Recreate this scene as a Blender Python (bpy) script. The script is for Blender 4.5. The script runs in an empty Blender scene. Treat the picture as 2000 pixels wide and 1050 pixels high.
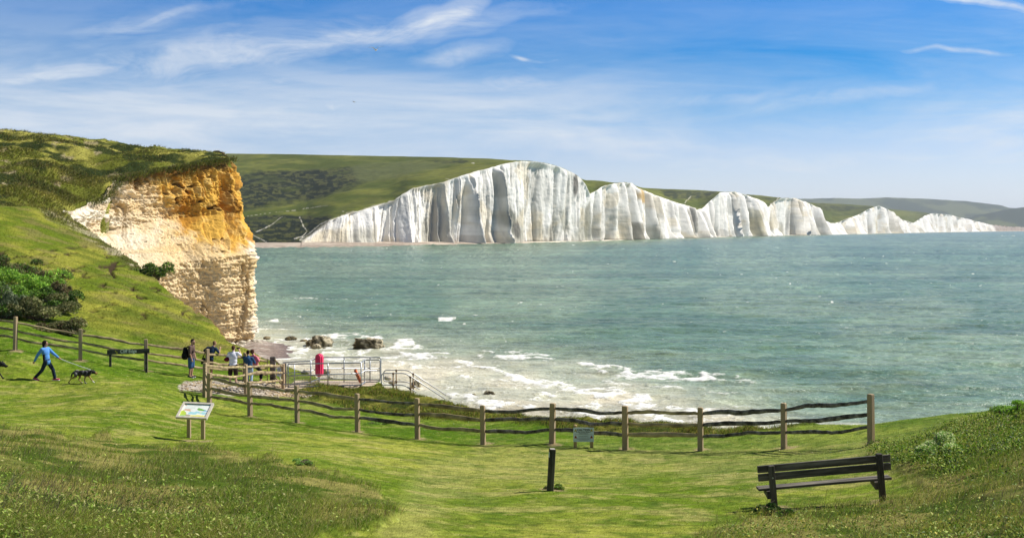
import bpy, math, random
import numpy as np
from mathutils import Vector, Matrix

# ------------------------------------------------------------------ camera, world, sun, exposure
SC = bpy.context.scene
F = 2144.0; CX = 1000.0; HY = 447.0; CAMZ = 16.0        # focal length and horizon in photo pixels, eye height above the sea
SUN_AZ = math.radians(70)      # measured from the view direction (+Y) towards the right (+X)
SUN_EL = math.radians(47)
cam = bpy.data.cameras.new('camera'); camo = bpy.data.objects.new('camera', cam)
SC.collection.objects.link(camo); SC.camera = camo
cam.sensor_fit = 'HORIZONTAL'; cam.sensor_width = 36.0
cam.lens = F / 2000.0 * 36.0
cam.shift_y = -(525.0 - HY) / 2000.0
cam.clip_start = 0.1; cam.clip_end = 60000
camo.location = (0, 0, CAMZ); camo.rotation_euler = (math.radians(90), 0, 0)
SC.view_settings.view_transform = 'Standard'; SC.view_settings.look = 'None'
SC.view_settings.gamma = 1.0; SC.view_settings.exposure = 0.45
SC.view_settings.use_curve_mapping = False
SC.cycles.max_bounces = 6; SC.cycles.volume_bounces = 0; SC.cycles.transparent_max_bounces = 8

sun = bpy.data.lights.new('sun', 'SUN'); sun.energy = 4.8; sun.angle = math.radians(0.5); sun.color = (1.0, 0.955, 0.88)
suno = bpy.data.objects.new('sun', sun); SC.collection.objects.link(suno)
sd = Vector((math.sin(SUN_AZ) * math.cos(SUN_EL), math.cos(SUN_AZ) * math.cos(SUN_EL), math.sin(SUN_EL)))
suno.rotation_euler = sd.to_track_quat('Z', 'Y').to_euler(); suno.location = (60, 0, 80)

def nd(nt, kind, props=None, **ins):
    n = nt.nodes.new(kind)
    for k, v in (props or {}).items(): setattr(n, k, v)
    for k, v in ins.items():
        key = int(k[1:]) if k[0] == 'i' and k[1:].isdigit() else k.replace('_', ' ')
        s = n.inputs[key]
        if hasattr(v, 'is_output'): nt.links.new(v, s)
        else: s.default_value = v
    return n
def math_(nt, op, a, b=0.0, clamp=False):
    return nd(nt, 'ShaderNodeMath', {'operation': op, 'use_clamp': clamp}, i0=a, i1=b).outputs[0]
def ramp(nt, fac, stops, interp='LINEAR'):
    r = nt.nodes.new('ShaderNodeValToRGB'); r.color_ramp.interpolation = interp
    el = r.color_ramp.elements
    while len(el) > 1: el.remove(el[-1])
    el[0].position = stops[0][0]; c = stops[0][1]; el[0].color = (c + (1,)) if isinstance(c, tuple) else (c, c, c, 1)
    for p, c in stops[1:]:
        e = el.new(p); e.color = (c + (1,)) if isinstance(c, tuple) else (c, c, c, 1)
    nt.links.new(fac, r.inputs[0]); return r.outputs[0]
def mixc(nt, fac, a, b, blend='MIX'):
    n = nt.nodes.new('ShaderNodeMix'); n.data_type = 'RGBA'; n.blend_type = blend; n.clamp_factor = True
    for s, v in ((n.inputs[0], fac), (n.inputs[6], a), (n.inputs[7], b)):
        if hasattr(v, 'is_output'): nt.links.new(v, s)
        elif isinstance(v, tuple): s.default_value = v + (1,)
        else: s.default_value = v
    return n.outputs[2]

W = bpy.data.worlds.new('World'); SC.world = W; W.use_nodes = True
nt = W.node_tree; nt.nodes.clear()
sky = nd(nt, 'ShaderNodeTexSky', {'sky_type': 'NISHITA', 'sun_disc': False, 'sun_elevation': SUN_EL, 'sun_rotation': SUN_AZ,
                                  'air_density': 1.0, 'dust_density': 0.6, 'ozone_density': 1.5})
tc = nd(nt, 'ShaderNodeTexCoord')
sep = nd(nt, 'ShaderNodeSeparateXYZ', Vector=tc.outputs['Generated'])
el = sep.outputs[2]
# clear-air colour by height above the horizon (deep blue from about ten degrees up); halved, doubled again below
tint = ramp(nt, el, [(0.0, (0.50, 0.60, 0.80)), (0.031, (0.40, 0.48, 0.68)), (0.068, (0.31, 0.40, 0.60)), (0.105, (0.17, 0.33, 0.52)), (0.151, (0.03, 0.25, 0.48)),
                     (0.198, (0.0, 0.235, 0.50)), (0.30, (0.02, 0.13, 0.27)), (0.6, (0.04, 0.10, 0.17)), (1.0, (0.06, 0.11, 0.17))])
clear = nd(nt, 'ShaderNodeVectorMath', {'operation': 'MULTIPLY'}, i0=sky.outputs[0], i1=tint).outputs[0]
clear = nd(nt, 'ShaderNodeVectorMath', {'operation': 'SCALE'}, i0=clear, Scale=2.0).outputs[0]
# high thin cloud, laid out by compass bearing and height on the sky
ay = math_(nt, 'MAXIMUM', math_(nt, 'ABSOLUTE', sep.outputs[1]), 0.15)
uv = nd(nt, 'ShaderNodeCombineXYZ', {}, i0=math_(nt, 'DIVIDE', sep.outputs[0], ay), i1=math_(nt, 'DIVIDE', el, ay), i2=0.0).outputs[0]
def streak_noise(ang, sx, sy, sc, det, dist, loc=(0, 0, 0), rough=0.6):
    m_ = nd(nt, 'ShaderNodeMapping', {}, Vector=uv, Rotation=(0, 0, math.radians(-ang)), Scale=(sx, sy, 1), Location=loc)
    return nd(nt, 'ShaderNodeTexNoise', {}, Vector=m_.outputs[0], Scale=sc, Detail=det, Roughness=rough, Distortion=dist).outputs[0]
nA = streak_noise(9, 2.2, 9.0, 1.0, 9.0, 0.8, (2.3, 0.4, 0)); nB = streak_noise(6, 3.0, 22.0, 1.5, 8.0, 0.5, (7.1, 3.0, 0), 0.65)
nC = streak_noise(12, 10.0, 26.0, 1.0, 8.0, 1.6, (1.0, 5.0, 0), 0.7)
base = math_(nt, 'ADD', math_(nt, 'MULTIPLY', nA, 0.6), math_(nt, 'MULTIPLY', nB, 0.4))
lft = math_(nt, 'MULTIPLY', sep.outputs[0], -0.12)
cl = ramp(nt, math_(nt, 'ADD', base, lft), [(0.345, 0.0), (0.485, 0.42), (0.60, 0.88)])
cl = math_(nt, 'MULTIPLY', cl, ramp(nt, el, [(0.0, 0.8), (0.05, 0.95), (0.10, 0.95), (0.145, 0.42), (0.2, 0.16), (0.8, 0.1)]))
jit = nd(nt, 'ShaderNodeVectorMath', {'operation': 'SUBTRACT'}, i0=nd(nt, 'ShaderNodeTexNoise', {}, Vector=uv, Scale=9.0, Detail=3.0).outputs['Color'], i1=(0.5, 0.5, 0.5)).outputs[0]
jit = nd(nt, 'ShaderNodeVectorMath', {'operation': 'MULTIPLY'}, i0=jit, i1=(0.16, 0.035, 0)).outputs[0]
uvj = nd(nt, 'ShaderNodeVectorMath', {'operation': 'ADD'}, i0=uv, i1=jit).outputs[0]
tex = ramp(nt, math_(nt, 'ADD', math_(nt, 'MULTIPLY', nC, 0.55), math_(nt, 'MULTIPLY', nB, 0.45)), [(0.36, 0.25), (0.60, 1.0)])
for px_, py_, ra_, rb_, an_, k_ in ((830, 42, 120, 26, 16, 1.0), (690, 78, 330, 24, 9, .8), (110, 134, 280, 26, 7, 1.0), (440, 118, 330, 50, 8, .75), (885, 108, 120, 24, 12, .7), (1010, 175, 190, 34, 6, .7), (560, 215, 240, 22, 5, .8), (330, 40, 260, 14, 12, .5), (520, 165, 200, 14, 9, .6),
                                     (250, 240, 420, 34, 2, .65), (1290, 205, 330, 16, 6, .5), (1870, 106, 90, 6, -3, .7), (1930, 2, 150, 8, -4, 1.0), (1680, 190, 280, 18, 5, .5), (1045, 110, 40, 5, -8, .7), (220, 60, 300, 40, 8, .4), (1500, 260, 700, 40, 3, .35)):
    m_ = nd(nt, 'ShaderNodeMapping', {'vector_type': 'TEXTURE'}, Vector=uvj, Location=((px_ - CX) / F, (HY - py_) / F, 0), Rotation=(0, 0, math.radians(an_)), Scale=(ra_ / F, rb_ / F, 1))
    ln = nd(nt, 'ShaderNodeVectorMath', {'operation': 'LENGTH'}, i0=m_.outputs[0]).outputs['Value']
    w_ = ramp(nt, math_(nt, 'MULTIPLY', ln, 0.5), [(0.12, k_), (0.5, k_ * 0.42), (0.80, 0.0)], 'EASE')
    cl = math_(nt, 'MAXIMUM', cl, math_(nt, 'MULTIPLY', w_, tex))
cl = math_(nt, 'MAXIMUM', cl, ramp(nt, el, [(0.0, 0.75), (0.05, 0.45), (0.09, 0.12), (0.13, 0.0)]))
skyv = mixc(nt, cl, clear, (6.7, 7.1, 7.6))
cb = nd(nt, 'ShaderNodeBackground', {}, Color=skyv, Strength=0.088)
wo = nd(nt, 'ShaderNodeOutputWorld'); nt.links.new(cb.outputs[0], wo.inputs[0])

# ------------------------------------------------------------------ helpers
rnd = random.Random(7); RG = np.random.default_rng(11)
COL = SC.collection
def P(px, py, Y):                     # a photo pixel at a chosen distance -> a point in the world
    return Vector(((px - CX) / F * Y, Y, CAMZ - (py - HY) / F * Y))
def hash2(ix, iy, s):
    with np.errstate(over='ignore'):
        h = (ix.astype(np.int64) * 374761393 + iy.astype(np.int64) * 668265263 + s * 1442695041) & 0xffffffff
        h = ((h ^ (h >> 13)) * 1274126177) & 0xffffffff
        h = (h ^ (h >> 16)) & 0xffffff
    return h / float(0xffffff)
def vn(x, y, s=0):
    x = np.asarray(x, float); y = np.asarray(y, float)
    ix = np.floor(x); iy = np.floor(y); fx = x - ix; fy = y - iy
    fx = fx * fx * fx * (fx * (fx * 6 - 15) + 10); fy = fy * fy * fy * (fy * (fy * 6 - 15) + 10)
    a = hash2(ix, iy, s); b = hash2(ix + 1, iy, s); c = hash2(ix, iy + 1, s); d = hash2(ix + 1, iy + 1, s)
    return (a + (b - a) * fx) * (1 - fy) + (c + (d - c) * fx) * fy
def fbm(x, y, o=4, s=0, g=0.5):
    t = 0; a = 1; n = 0; x = np.asarray(x, float); y = np.asarray(y, float)
    for i in range(o):
        t = t + a * vn(x, y, s + i * 17); n += a; a *= g
        x, y = x * 2.03 * 0.8 - y * 2.03 * 0.6 + 5.3, x * 2.03 * 0.6 + y * 2.03 * 0.8 + 1.7
    return t / n                       # 0..1, centred on .5
def fb1(x, y, o=4, s=0, g=0.5):        # without rotation between octaves (keeps streaks)
    t = 0; a = 1; n = 0; x = np.asarray(x, float); y = np.asarray(y, float)
    for i in range(o):
        t = t + a * vn(x, y, s + i * 17); n += a; a *= g; x = x * 2.07 + 3.1; y = y * 2.07 + 7.7
    return t / n
def sst(a, b, x):
    t = np.clip((np.asarray(x, float) - a) / (b - a), 0, 1); return t * t * (3 - 2 * t)
def lerp(a, b, t): return a + (b - a) * t
def lc(a, b, t): return np.asarray(a)[None, :] * (1 - t[:, None]) + np.asarray(b)[None, :] * t[:, None] if np.ndim(a) == 1 and np.ndim(b) == 1 else (a * (1 - t[:, None]) + b * t[:, None])
def sdist(px, py, poly, closed=True):
    """signed distance to a polygon, negative inside"""
    px = np.asarray(px, float); py = np.asarray(py, float)
    d = np.full(px.shape, 1e18); ins = np.zeros(px.shape, bool)
    n = len(poly)
    for i in range(n if closed else n - 1):
        ax, ay = poly[i]; bx, by = poly[(i + 1) % n]
        ex, ey = bx - ax, by - ay; wx, wy = px - ax, py - ay
        t = np.clip((wx * ex + wy * ey) / (ex * ex + ey * ey + 1e-12), 0, 1)
        dx, dy = wx - ex * t, wy - ey * t
        d = np.minimum(d, dx * dx + dy * dy)
        if closed:
            c = (ay > py) != (by > py)
            with np.errstate(divide='ignore', invalid='ignore'):
                xx = (bx - ax) * (py - ay) / (by - ay if by != ay else 1e-12) + ax
            ins ^= c & (px < xx)
    d = np.sqrt(d)
    return np.where(ins, -d, d) if closed else d
def srgb(r, g, b):
    f = lambda c: (c / 255 / 12.92) if c / 255 <= 0.04045 else ((c / 255 + 0.055) / 1.055) ** 2.4
    return (f(r), f(g), f(b))

def tag(o, label=None, cat=None, group=None, kind=None):
    if label: o['label'] = label
    if cat: o['category'] = cat
    if group: o['group'] = group
    if kind: o['kind'] = kind
    return o
def empty(name, loc, rz=0.0, rot=None):
    o = bpy.data.objects.new(name, None); COL.objects.link(o); o.location = loc
    o.rotation_euler = rot if rot else (0, 0, rz); o.empty_display_size = 0.1
    return o
def link(name, me, m, parent=None):
    o = bpy.data.objects.new(name, me); COL.objects.link(o)
    if m: me.materials.append(m)
    if parent: o.parent = parent
    return o
def np_mesh(name, V, Fq, col=None, smooth=True, attrs=None):
    """V (n,3); Fq (m,k) same-size faces"""
    me = bpy.data.meshes.new(name); n = len(V); m, k = Fq.shape
    me.vertices.add(n); me.vertices.foreach_set('co', np.asarray(V, np.float32).ravel())
    me.loops.add(m * k); me.loops.foreach_set('vertex_index', Fq.astype(np.int32).ravel())
    me.polygons.add(m); me.polygons.foreach_set('loop_start', np.arange(0, m * k, k, dtype=np.int32))
    try: me.polygons.foreach_set('loop_total', np.full(m, k, np.int32))
    except Exception: pass
    me.polygons.foreach_set('use_smooth', np.full(m, smooth))
    if col is not None:
        a = me.color_attributes.new('col', 'FLOAT_COLOR', 'POINT')
        c = np.ones((n, 4), np.float32); c[:, :3] = np.clip(col, 0, 1); a.data.foreach_set('color', c.ravel())
    for k2, v in (attrs or {}).items():
        a = me.attributes.new(k2, 'FLOAT', 'POINT'); a.data.foreach_set('value', np.asarray(v, np.float32).ravel())
    me.update(calc_edges=True); me.validate(clean_customdata=False)
    return me
def grid_faces(nr, nc, keep=None):
    i = np.arange(nr - 1)[:, None] * nc + np.arange(nc - 1)[None, :]
    f = np.stack([i, i + 1, i + nc + 1, i + nc], -1).reshape(-1, 4)
    return f if keep is None else f[keep.ravel()]

class MB:
    """collects shapes, links them as one mesh object"""
    def __init__(s): s.v = []; s.f = []
    def add(s, V, Fs):
        o = len(s.v); s.v += [tuple(v) for v in V]; s.f += [tuple(i + o for i in f) for f in Fs]; return s
    def box(s, c, d, R=None, taper=1.0, bev=0.0):
        """c centre, d full size; taper scales the top; bev chamfers the upright edges"""
        x, y, z = d[0] / 2, d[1] / 2, d[2] / 2; c = Vector(c); V = []
        if bev > 0:
            b = min(bev, x * .9, y * .9); ring = [(-x + b, -y), (x - b, -y), (x, -y + b), (x, y - b), (x - b, y), (-x + b, y), (-x, y - b), (-x, -y + b)]
        else: ring = [(-x, -y), (x, -y), (x, y), (-x, y)]
        n = len(ring)
        lv = [(-z, 1.0), (z - bev, taper), (z, taper * (1 - 0.0))] if bev > 0 else [(-z, 1.0), (z, taper)]
        for k, (zz, t) in enumerate(lv):
            sh = (1 - bev / max(x, y) * 0.9) if (bev > 0 and k == 2) else 1
            V += [(p[0] * t * sh, p[1] * t * sh, zz) for p in ring]
        Fs = [tuple(reversed(range(n)))]
        for k in range(len(lv) - 1):
            for i in range(n): Fs.append((k * n + i, k * n + (i + 1) % n, (k + 1) * n + (i + 1) % n, (k + 1) * n + i))
        Fs.append(tuple(range((len(lv) - 1) * n, len(lv) * n)))
        V = [(c + (R @ Vector(v) if R else Vector(v))) for v in V]
        return s.add(V, Fs)
    def tube(s, path, rad, n=8, caps=True, sq=None, up=None):
        """path points, rad float or list; sq=(a,b) gives a squarish section with those half sizes"""
        path = [Vector(p) for p in path]; N = len(path)
        rad = [rad] * N if not isinstance(rad, (list, tuple)) else rad
        V = []; u = Vector(up) if up else None
        for i, p in enumerate(path):
            t = (path[min(i + 1, N - 1)] - path[max(i - 1, 0)]).normalized()
            if u is None: u = Vector((0, 0, 1)) if abs(t.z) < 0.9 else Vector((1, 0, 0))
            a = t.cross(u)
            if a.length < 1e-5: a = t.orthogonal()
            a.normalize(); b = a.cross(t).normalized(); 
            if not up: u = b
            for k in range(n):
                th = 2 * math.pi * (k + 0.5) / n
                cx, sx = math.cos(th), math.sin(th)
                if sq:
                    m = max(abs(cx), abs(sx)); r = rad[i]
                    q = 0.35 * 1 + 0.65 / m
                    V.append(p + a * cx * q * sq[0] * r + b * sx * q * sq[1] * r)
                else: V.append(p + (a * cx + b * sx) * rad[i])
        Fs = []
        for i in range(N - 1):
            for k in range(n): Fs.append((i * n + k, (i + 1) * n + k, (i + 1) * n + (k + 1) % n, i * n + (k + 1) % n))
        if caps: Fs += [tuple(range(n)), tuple(reversed(range((N - 1) * n, N * n)))]
        return s.add(V, Fs)
    def ell(s, c, r, R=None, nu=14, nv=9):
        c = Vector(c); V = [c + (R @ Vector((0, 0, r[2])) if R else Vector((0, 0, r[2])))]
        for j in range(1, nv):
            ph = math.pi * j / nv
            for i in range(nu):
                th = 2 * math.pi * i / nu
                v = Vector((r[0] * math.sin(ph) * math.cos(th), r[1] * math.sin(ph) * math.sin(th), r[2] * math.cos(ph)))
                V.append(c + (R @ v if R else v))
        V.append(c - (R @ Vector((0, 0, r[2])) if R else Vector((0, 0, r[2]))))
        Fs = [(0, 1 + i, 1 + (i + 1) % nu) for i in range(nu)]
        for j in range(nv - 2):
            for i in range(nu):
                a = 1 + j * nu + i; b = 1 + j * nu + (i + 1) % nu
                Fs.append((a, a + nu, b + nu, b))
        L = len(V) - 1; Fs += [(L, 1 + (nv - 2) * nu + (i + 1) % nu, 1 + (nv - 2) * nu + i) for i in range(nu)]
        return s.add(V, Fs)
    def cap(s, a, b, ra, rb, n=12):
        """closed tapered capsule"""
        a = Vector(a); b = Vector(b); d = b - a; L = d.length
        if L < 1e-5: return s.ell(a, (ra, ra, ra))
        t = d / L; pts = []; rs = []
        for k in range(4):
            th = math.pi / 2 * (1 - k / 4.0); pts.append(a - t * ra * math.sin(th)); rs.append(max(ra * math.cos(th), 0.0008))
        for k in range(5):
            f = k / 4.0; pts.append(a + d * f); rs.append(ra + (rb - ra) * f)
        for k in range(1, 5):
            th = math.pi / 2 * k / 4.0; pts.append(b + t * rb * math.sin(th)); rs.append(max(rb * math.cos(th), 0.0008))
        # one reference direction for the whole capsule
        u = Vector((0, 0, 1)) if abs(t.z) < 0.9 else Vector((1, 0, 0))
        return s.tube(pts, rs, n, True, up=tuple(u))
    def mesh(s, name, smooth=True):
        me = bpy.data.meshes.new(name); me.from_pydata([tuple(v) for v in s.v], [], s.f)
        me.polygons.foreach_set('use_smooth', [smooth] * len(me.polygons)); me.update(); return me
    def build(s, name, m, parent=None, smooth=False):
        return link(name, s.mesh(name, smooth), m, parent)

# ------------------------------------------------------------------ materials
def pmat(name, color, rough=0.8, var=0.15, scale=8.0, bump=0.0, bscale=40.0, spec=0.3, stretch=(1, 1, 1), metal=0.0, color2=None, attr=False, detail=6.0):
    """principled with noise variation; attr=True starts from the mesh's own colour attribute"""
    m = bpy.data.materials.new(name); m.use_nodes = True; nt = m.node_tree; nt.nodes.clear()
    tc = nd(nt, 'ShaderNodeTexCoord'); mpn = nd(nt, 'ShaderNodeMapping', {}, Vector=tc.outputs['Object'], Scale=stretch)
    nz = nd(nt, 'ShaderNodeTexNoise', {}, Vector=mpn.outputs[0], Scale=scale, Detail=detail, Roughness=0.62)
    if attr: base = nd(nt, 'ShaderNodeVertexColor', {'layer_name': 'col'}).outputs[0]
    else: base = color
    if color2: base = mixc(nt, ramp(nt, nz.outputs[0], [(0.38, 0.0), (0.62, 1.0)]), base, color2)
    lo = max(0.0, 1 - var * 2.2); hi = 1 + var * 2.2
    v = nd(nt, 'ShaderNodeMapRange', {}, i0=nz.outputs[0], i1=0.25, i2=0.75, i3=lo, i4=hi).outputs[0]
    vc = nd(nt, 'ShaderNodeCombineXYZ', {}, i0=v, i1=v, i2=v).outputs[0]
    c = mixc(nt, 1.0, base, vc, 'MULTIPLY')
    b = nd(nt, 'ShaderNodeBsdfPrincipled', {}, Base_Color=c, Roughness=rough, Metallic=metal)
    b.inputs['Specular IOR Level'].default_value = spec
    if bump > 0:
        n2 = nd(nt, 'ShaderNodeTexNoise', {}, Vector=mpn.outputs[0], Scale=bscale, Detail=6.0, Roughness=0.65)
        bp = nd(nt, 'ShaderNodeBump', {}, Height=n2.outputs[0], Strength=1.0, Distance=bump)
        nt.links.new(bp.outputs[0], b.inputs['Normal'])
    o = nd(nt, 'ShaderNodeOutputMaterial'); nt.links.new(b.outputs[0], o.inputs[0])
    return m
def leafmat(name, rough=0.6, trans=0.25):
    m = bpy.data.materials.new(name); m.use_nodes = True; nt = m.node_tree; nt.nodes.clear()
    vc = nd(nt, 'ShaderNodeVertexColor', {'layer_name': 'col'}).outputs[0]
    b = nd(nt, 'ShaderNodeBsdfPrincipled', {}, Base_Color=vc, Roughness=rough); b.inputs['Specular IOR Level'].default_value = 0.25
    t = nd(nt, 'ShaderNodeBsdfTranslucent', {}, Color=vc)
    mx = nd(nt, 'ShaderNodeMixShader', {}, i0=trans); nt.links.new(b.outputs[0], mx.inputs[1]); nt.links.new(t.outputs[0], mx.inputs[2])
    o = nd(nt, 'ShaderNodeOutputMaterial'); nt.links.new(mx.outputs[0], o.inputs[0]); return m

M = {}
M['ground'] = pmat('ground_turf', None, 0.95, 0.24, 5.0, 0.03, 20.0, 0.05, attr=True, detail=12.0)
M['blade'] = leafmat('grass_blades', 0.7, 0.3)
M['leaf'] = leafmat('leaves', 0.55, 0.22)
M['chalk'] = pmat('near_chalk', None, 0.95, 0.12, 1.6, 0.12, 2.6, 0.1, attr=True, detail=9.0)
M['farchalk'] = pmat('far_chalk', None, 0.95, 0.07, 0.12, 0.5, 0.25, 0.1, stretch=(1, 1, 0.25), attr=True, detail=9.0)
M['downs'] = pmat('far_downs', None, 0.95, 0.14, 0.09, 0.6, 0.12, 0.1, attr=True, detail=9.0)
M['shingle'] = pmat('shingle', None, 0.9, 0.3, 2.2, 0.12, 5.0, 0.2, attr=True, detail=8.0)
M['gravel'] = pmat('gravel', None, 0.95, 0.3, 9.0, 0.03, 22.0, 0.1, attr=True)

# ------------------------------------------------------------------ terrain height
CP = [  # photo x, photo y, distance
 (1512,992,16.6),(1725,985,16.2),(1077,957,20.0),(1000,1050,13.4),(0,1050,9.9),(0,835,25.5),(400,1050,11.5),(760,990,15.2),(650,930,19.5),(2000,1050,10.0),
 (380,862,28.5),(500,870,26),(200,858,26.5),(0,745,42),(90,744,43),(200,744,43),(372,737,48),(455,749,48.5),(300,780,37),(150,790,35),
 (30,683,46.5),(157,703,47.5),(285,725,48.5),(405,740,50.3),(478,745,51.7),(533,748,53),(558,760,52),(480,769,47.5),(400,776,43),
 (409,800,40.5),(488,812,39),(580,825,37.5),(698,843,36),(815,857,35),(943,868,34),(1079,868,33),(1221,878,32),(1368,880,31.2),(1531,876,30),(1701,866,28),
 (1400,930,22.5),(1250,960,19.7),(1600,900,24.5),(850,900,27),(850,960,19.8),
 (1976,800,30.5),(1850,812,32.0),(1760,824,32.0),(1700,832,32.3),(1640,830,33.4),(1570,829,34.4),(1467,840,35.0),(1347,838,36.0),(1287,830,37.3),(1166,826,38.2),(1080,818,39.7),(977,812,41.5),(900,795,43.5),
 (1850,862,24.5),(1960,815,24.5),(1780,905,19.8),(1990,900,17.5),(1880,960,15.5),
 (640,766,48.4),(700,768,48.2),(740,770,48.2),(800,777,47),(870,786,45.3),(600,757,51),(690,757,50.8),(740,757,50.8),(620,748,52.5),(740,748,52.5),
 (700,805,42.5),(820,820,40.8),(600,785,45),(580,732,56),(560,715,60),(528,702,63),(500,690,66),(470,675,69),(450,668,72),
 (420,632,80),(340,577,92),(310,547,98),(240,492,112),(145,420,130),
 (430,690,62),(350,690,58),(300,662,60),(150,655,55),(0,640,53),(0,560,66),(200,560,76),(350,612,76),(0,450,95),(150,500,95),(250,532,95),
 (0,395,118),(100,403,125),(0,350,132),(100,345,141),(0,300,152),(0,260,172),(100,269,172),(200,281,172),(300,293,172),(150,385,140),(205,392,141),(225,355,147),(300,340,152),(400,322,158),(400,302,168),(440,308,164),(463,324,162),
 (0,270,240),(200,294,240),(430,322,240),(-500,620,53),(-500,395,95),(-500,250,150),(-500,240,240),(-500,850,25),(-500,1050,9),(-500,745,42),
 (2500,740,31),(2500,830,22),(2500,960,13),(2500,1050,9),(2500,700,45),(3200,900,15),(3200,700,45),(1400,900,45),(1000,850,60),
]
def cp_add(px, zr, Y): CP.append((px, HY - zr / Y * F, Y))
for px_ in (-1500, 0, 1000, 2000, 3500):
    cp_add(px_, -1.95, 1.5); cp_add(px_, -2.2, 3.2); cp_add(px_, -2.75, 6.5)
A_ = np.array(CP, float)
TX = np.stack([3.0 * (A_[:, 0] - CX) / F, np.log(A_[:, 2])], 1); TV = -(A_[:, 1] - HY) / F
def _phi(r2): return 0.5 * r2 * np.log(r2 + 1e-12)
_n = len(TX); _K = _phi(((TX[:, None] - TX[None]) ** 2).sum(-1)) + np.eye(_n) * 0.0015
_Pm = np.hstack([np.ones((_n, 1)), TX]); _L = np.block([[_K, _Pm], [_Pm.T, np.zeros((3, 3))]])
_w = np.linalg.solve(_L, np.concatenate([TV, np.zeros(3)]))
def HTraw(X, Y):
    X = np.atleast_1d(np.asarray(X, float)); Y = np.atleast_1d(np.asarray(Y, float))
    q = np.stack([3.0 * X / Y, np.log(Y)], 1); out = np.empty(len(q))
    for i in range(0, len(q), 20000):
        r2 = ((q[i:i + 20000, None] - TX[None]) ** 2).sum(-1)
        out[i:i + 20000] = _phi(r2) @ _w[:_n] + _w[_n] + q[i:i + 20000] @ _w[_n + 1:]
    return CAMZ + out * Y
# plan of the cliff edge, from the right round to the headland and back inland
EDGE = [((p - CX) / F * y, y) for p, y in [(4200, 24), (2900, 29), (2300, 30.5), (1976, 31.2), (1850, 32.6), (1760, 32.8), (1700, 33.2), (1631, 34.1), (1570, 35.0), (1467, 35.8), (1347, 36.7), (1287, 38.1),
        (1166, 38.9), (1080, 40.5), (977, 42.2), (900, 44.3), (860, 46.2), (800, 48.2), (752, 49.5), (748, 51), (747, 53.6), (625, 54.8), (600, 57.8), (560, 60.5), (528, 63.5), (500, 66.5), (470, 69.5), (450, 72.5),
        (420, 80.5), (340, 92.5), (308, 98.5), (240, 112.5), (143, 131), (170, 138), (205, 142), (222, 147), (300, 153), (400, 158.5), (462, 162.5), (452, 175), (430, 200), (380, 245), (-1500, 300)]]
LANDPOLY = EDGE + [(-600, 0), (-600, -60), (300, -60)]
def ground_at(X, Y):
    return float(HTraw([X], [Y])[0])
def proj(X, Y, Z): return CX + X / Y * F, HY - (Z - CAMZ) / Y * F
def G(px, Y):            # point on the ground under photo column px at distance Y
    X = (px - CX) / F * Y; return Vector((X, Y, ground_at(X, Y)))

# ground sheet: a fan of rows and columns, finer near the eye
us = np.concatenate([np.linspace(-1.6, -0.52, 60)[:-1], np.linspace(-0.52, 0.52, 760), np.linspace(0.52, 1.6, 60)[1:]])
vs = np.exp(np.concatenate([np.linspace(math.log(1.3), math.log(9), 60)[:-1], np.linspace(math.log(9), math.log(62), 480)[:-1], np.linspace(math.log(62), math.log(180), 330)[:-1], np.linspace(math.log(180), math.log(290), 24)]))
UU, YY = np.meshgrid(us, vs); XX = UU * YY; X = XX.ravel(); Y = YY.ravel()
Z0 = HTraw(X, Y)
PX, PY = proj(X, Y, Z0)
dl = sdist(X, Y, LANDPOLY)
wig = (fbm(X * 0.55, Y * 0.55, 3, 5) - 0.5) * 0.9 * sst(30, 40, Y)
onshore = np.clip(Y / 60.0, 0.6, 2.0)
poly = lambda pts, soft, amp=10, sc=0.02, s=0: sst(soft, -soft, sdist(PX, PY, pts) + (fbm(PX * sc, PY * sc * 2.2, 4, s) - 0.5) * 2 * amp)
near = (Y < 60)
RA = [(-700, 815), (0, 832), (110, 846), (200, 853), (300, 868), (400, 876), (480, 892), (560, 905), (640, 925), (700, 945), (755, 975), (778, 1003), (730, 1030), (600, 1060), (500, 1400), (-900, 1400)]
RB = [(1340, 1400), (1350, 1060), (1400, 1025), (1480, 1004), (1600, 992), (1730, 990), (1800, 965), (1770, 930), (1700, 892), (1690, 878), (1780, 858), (1860, 833), (1930, 806), (2000, 790), (2600, 730), (3500, 900), (3500, 1400)]
RC = [(590, 750), (760, 755), (860, 760), (1000, 780), (1100, 795), (1250, 800), (1450, 815), (1560, 800), (1640, 812), (1560, 836), (1480, 846), (1400, 853), (1250, 846), (1080, 836), (950, 822), (820, 815), (700, 800), (620, 780), (560, 765)]
roughA = poly(RA, 10, 20, .03) * near; roughB = poly(RB, 12, 18, .03) * near; roughC = poly(RC, 5, 7) * near * (Y > 34)
GRAV = [(345, 756), (360, 747), (400, 742), (470, 743), (545, 748), (610, 755), (640, 762), (600, 776), (520, 774), (440, 770), (400, 764), (352, 762)]
grav = poly(GRAV, 2.5, 4, 0.06) * near * (Y > 40)
HEATH = [(-900, 100), (520, 250), (520, 345), (310, 350), (235, 362), (210, 400), (150, 422), (110, 412), (60, 398), (0, 395), (-900, 395)]
heath = poly(HEATH, 8, 9, 0.03) * (Y > 90)
EROS = [(100, 405), (150, 425), (230, 478), (310, 530), (335, 560), (300, 545), (240, 505), (170, 462), (110, 430), (60, 405)]
eros = poly(EROS, 8, 12, 0.03) * (Y > 80)
hump = np.where(Y > 80, 0, 0)
tuss = fbm(X * 1.1, Y * 1.1, 4, 21) - 0.5
Zg = Z0 + (fbm(X * 0.35, Y * 0.35, 4, 3) - 0.5) * 0.10 + (fbm(X * 3, Y * 3, 3, 9) - 0.5) * 0.03
Zg += (roughA + roughB) * (0.06 + 0.22 * tuss) + roughC * (0.06 + 0.42 * tuss)
Zg += heath * ((fbm(X * 0.16, Y * 0.16, 5, 33) - 0.5) * 2.8 - .60) * sst(0, 6, -dl)
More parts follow.
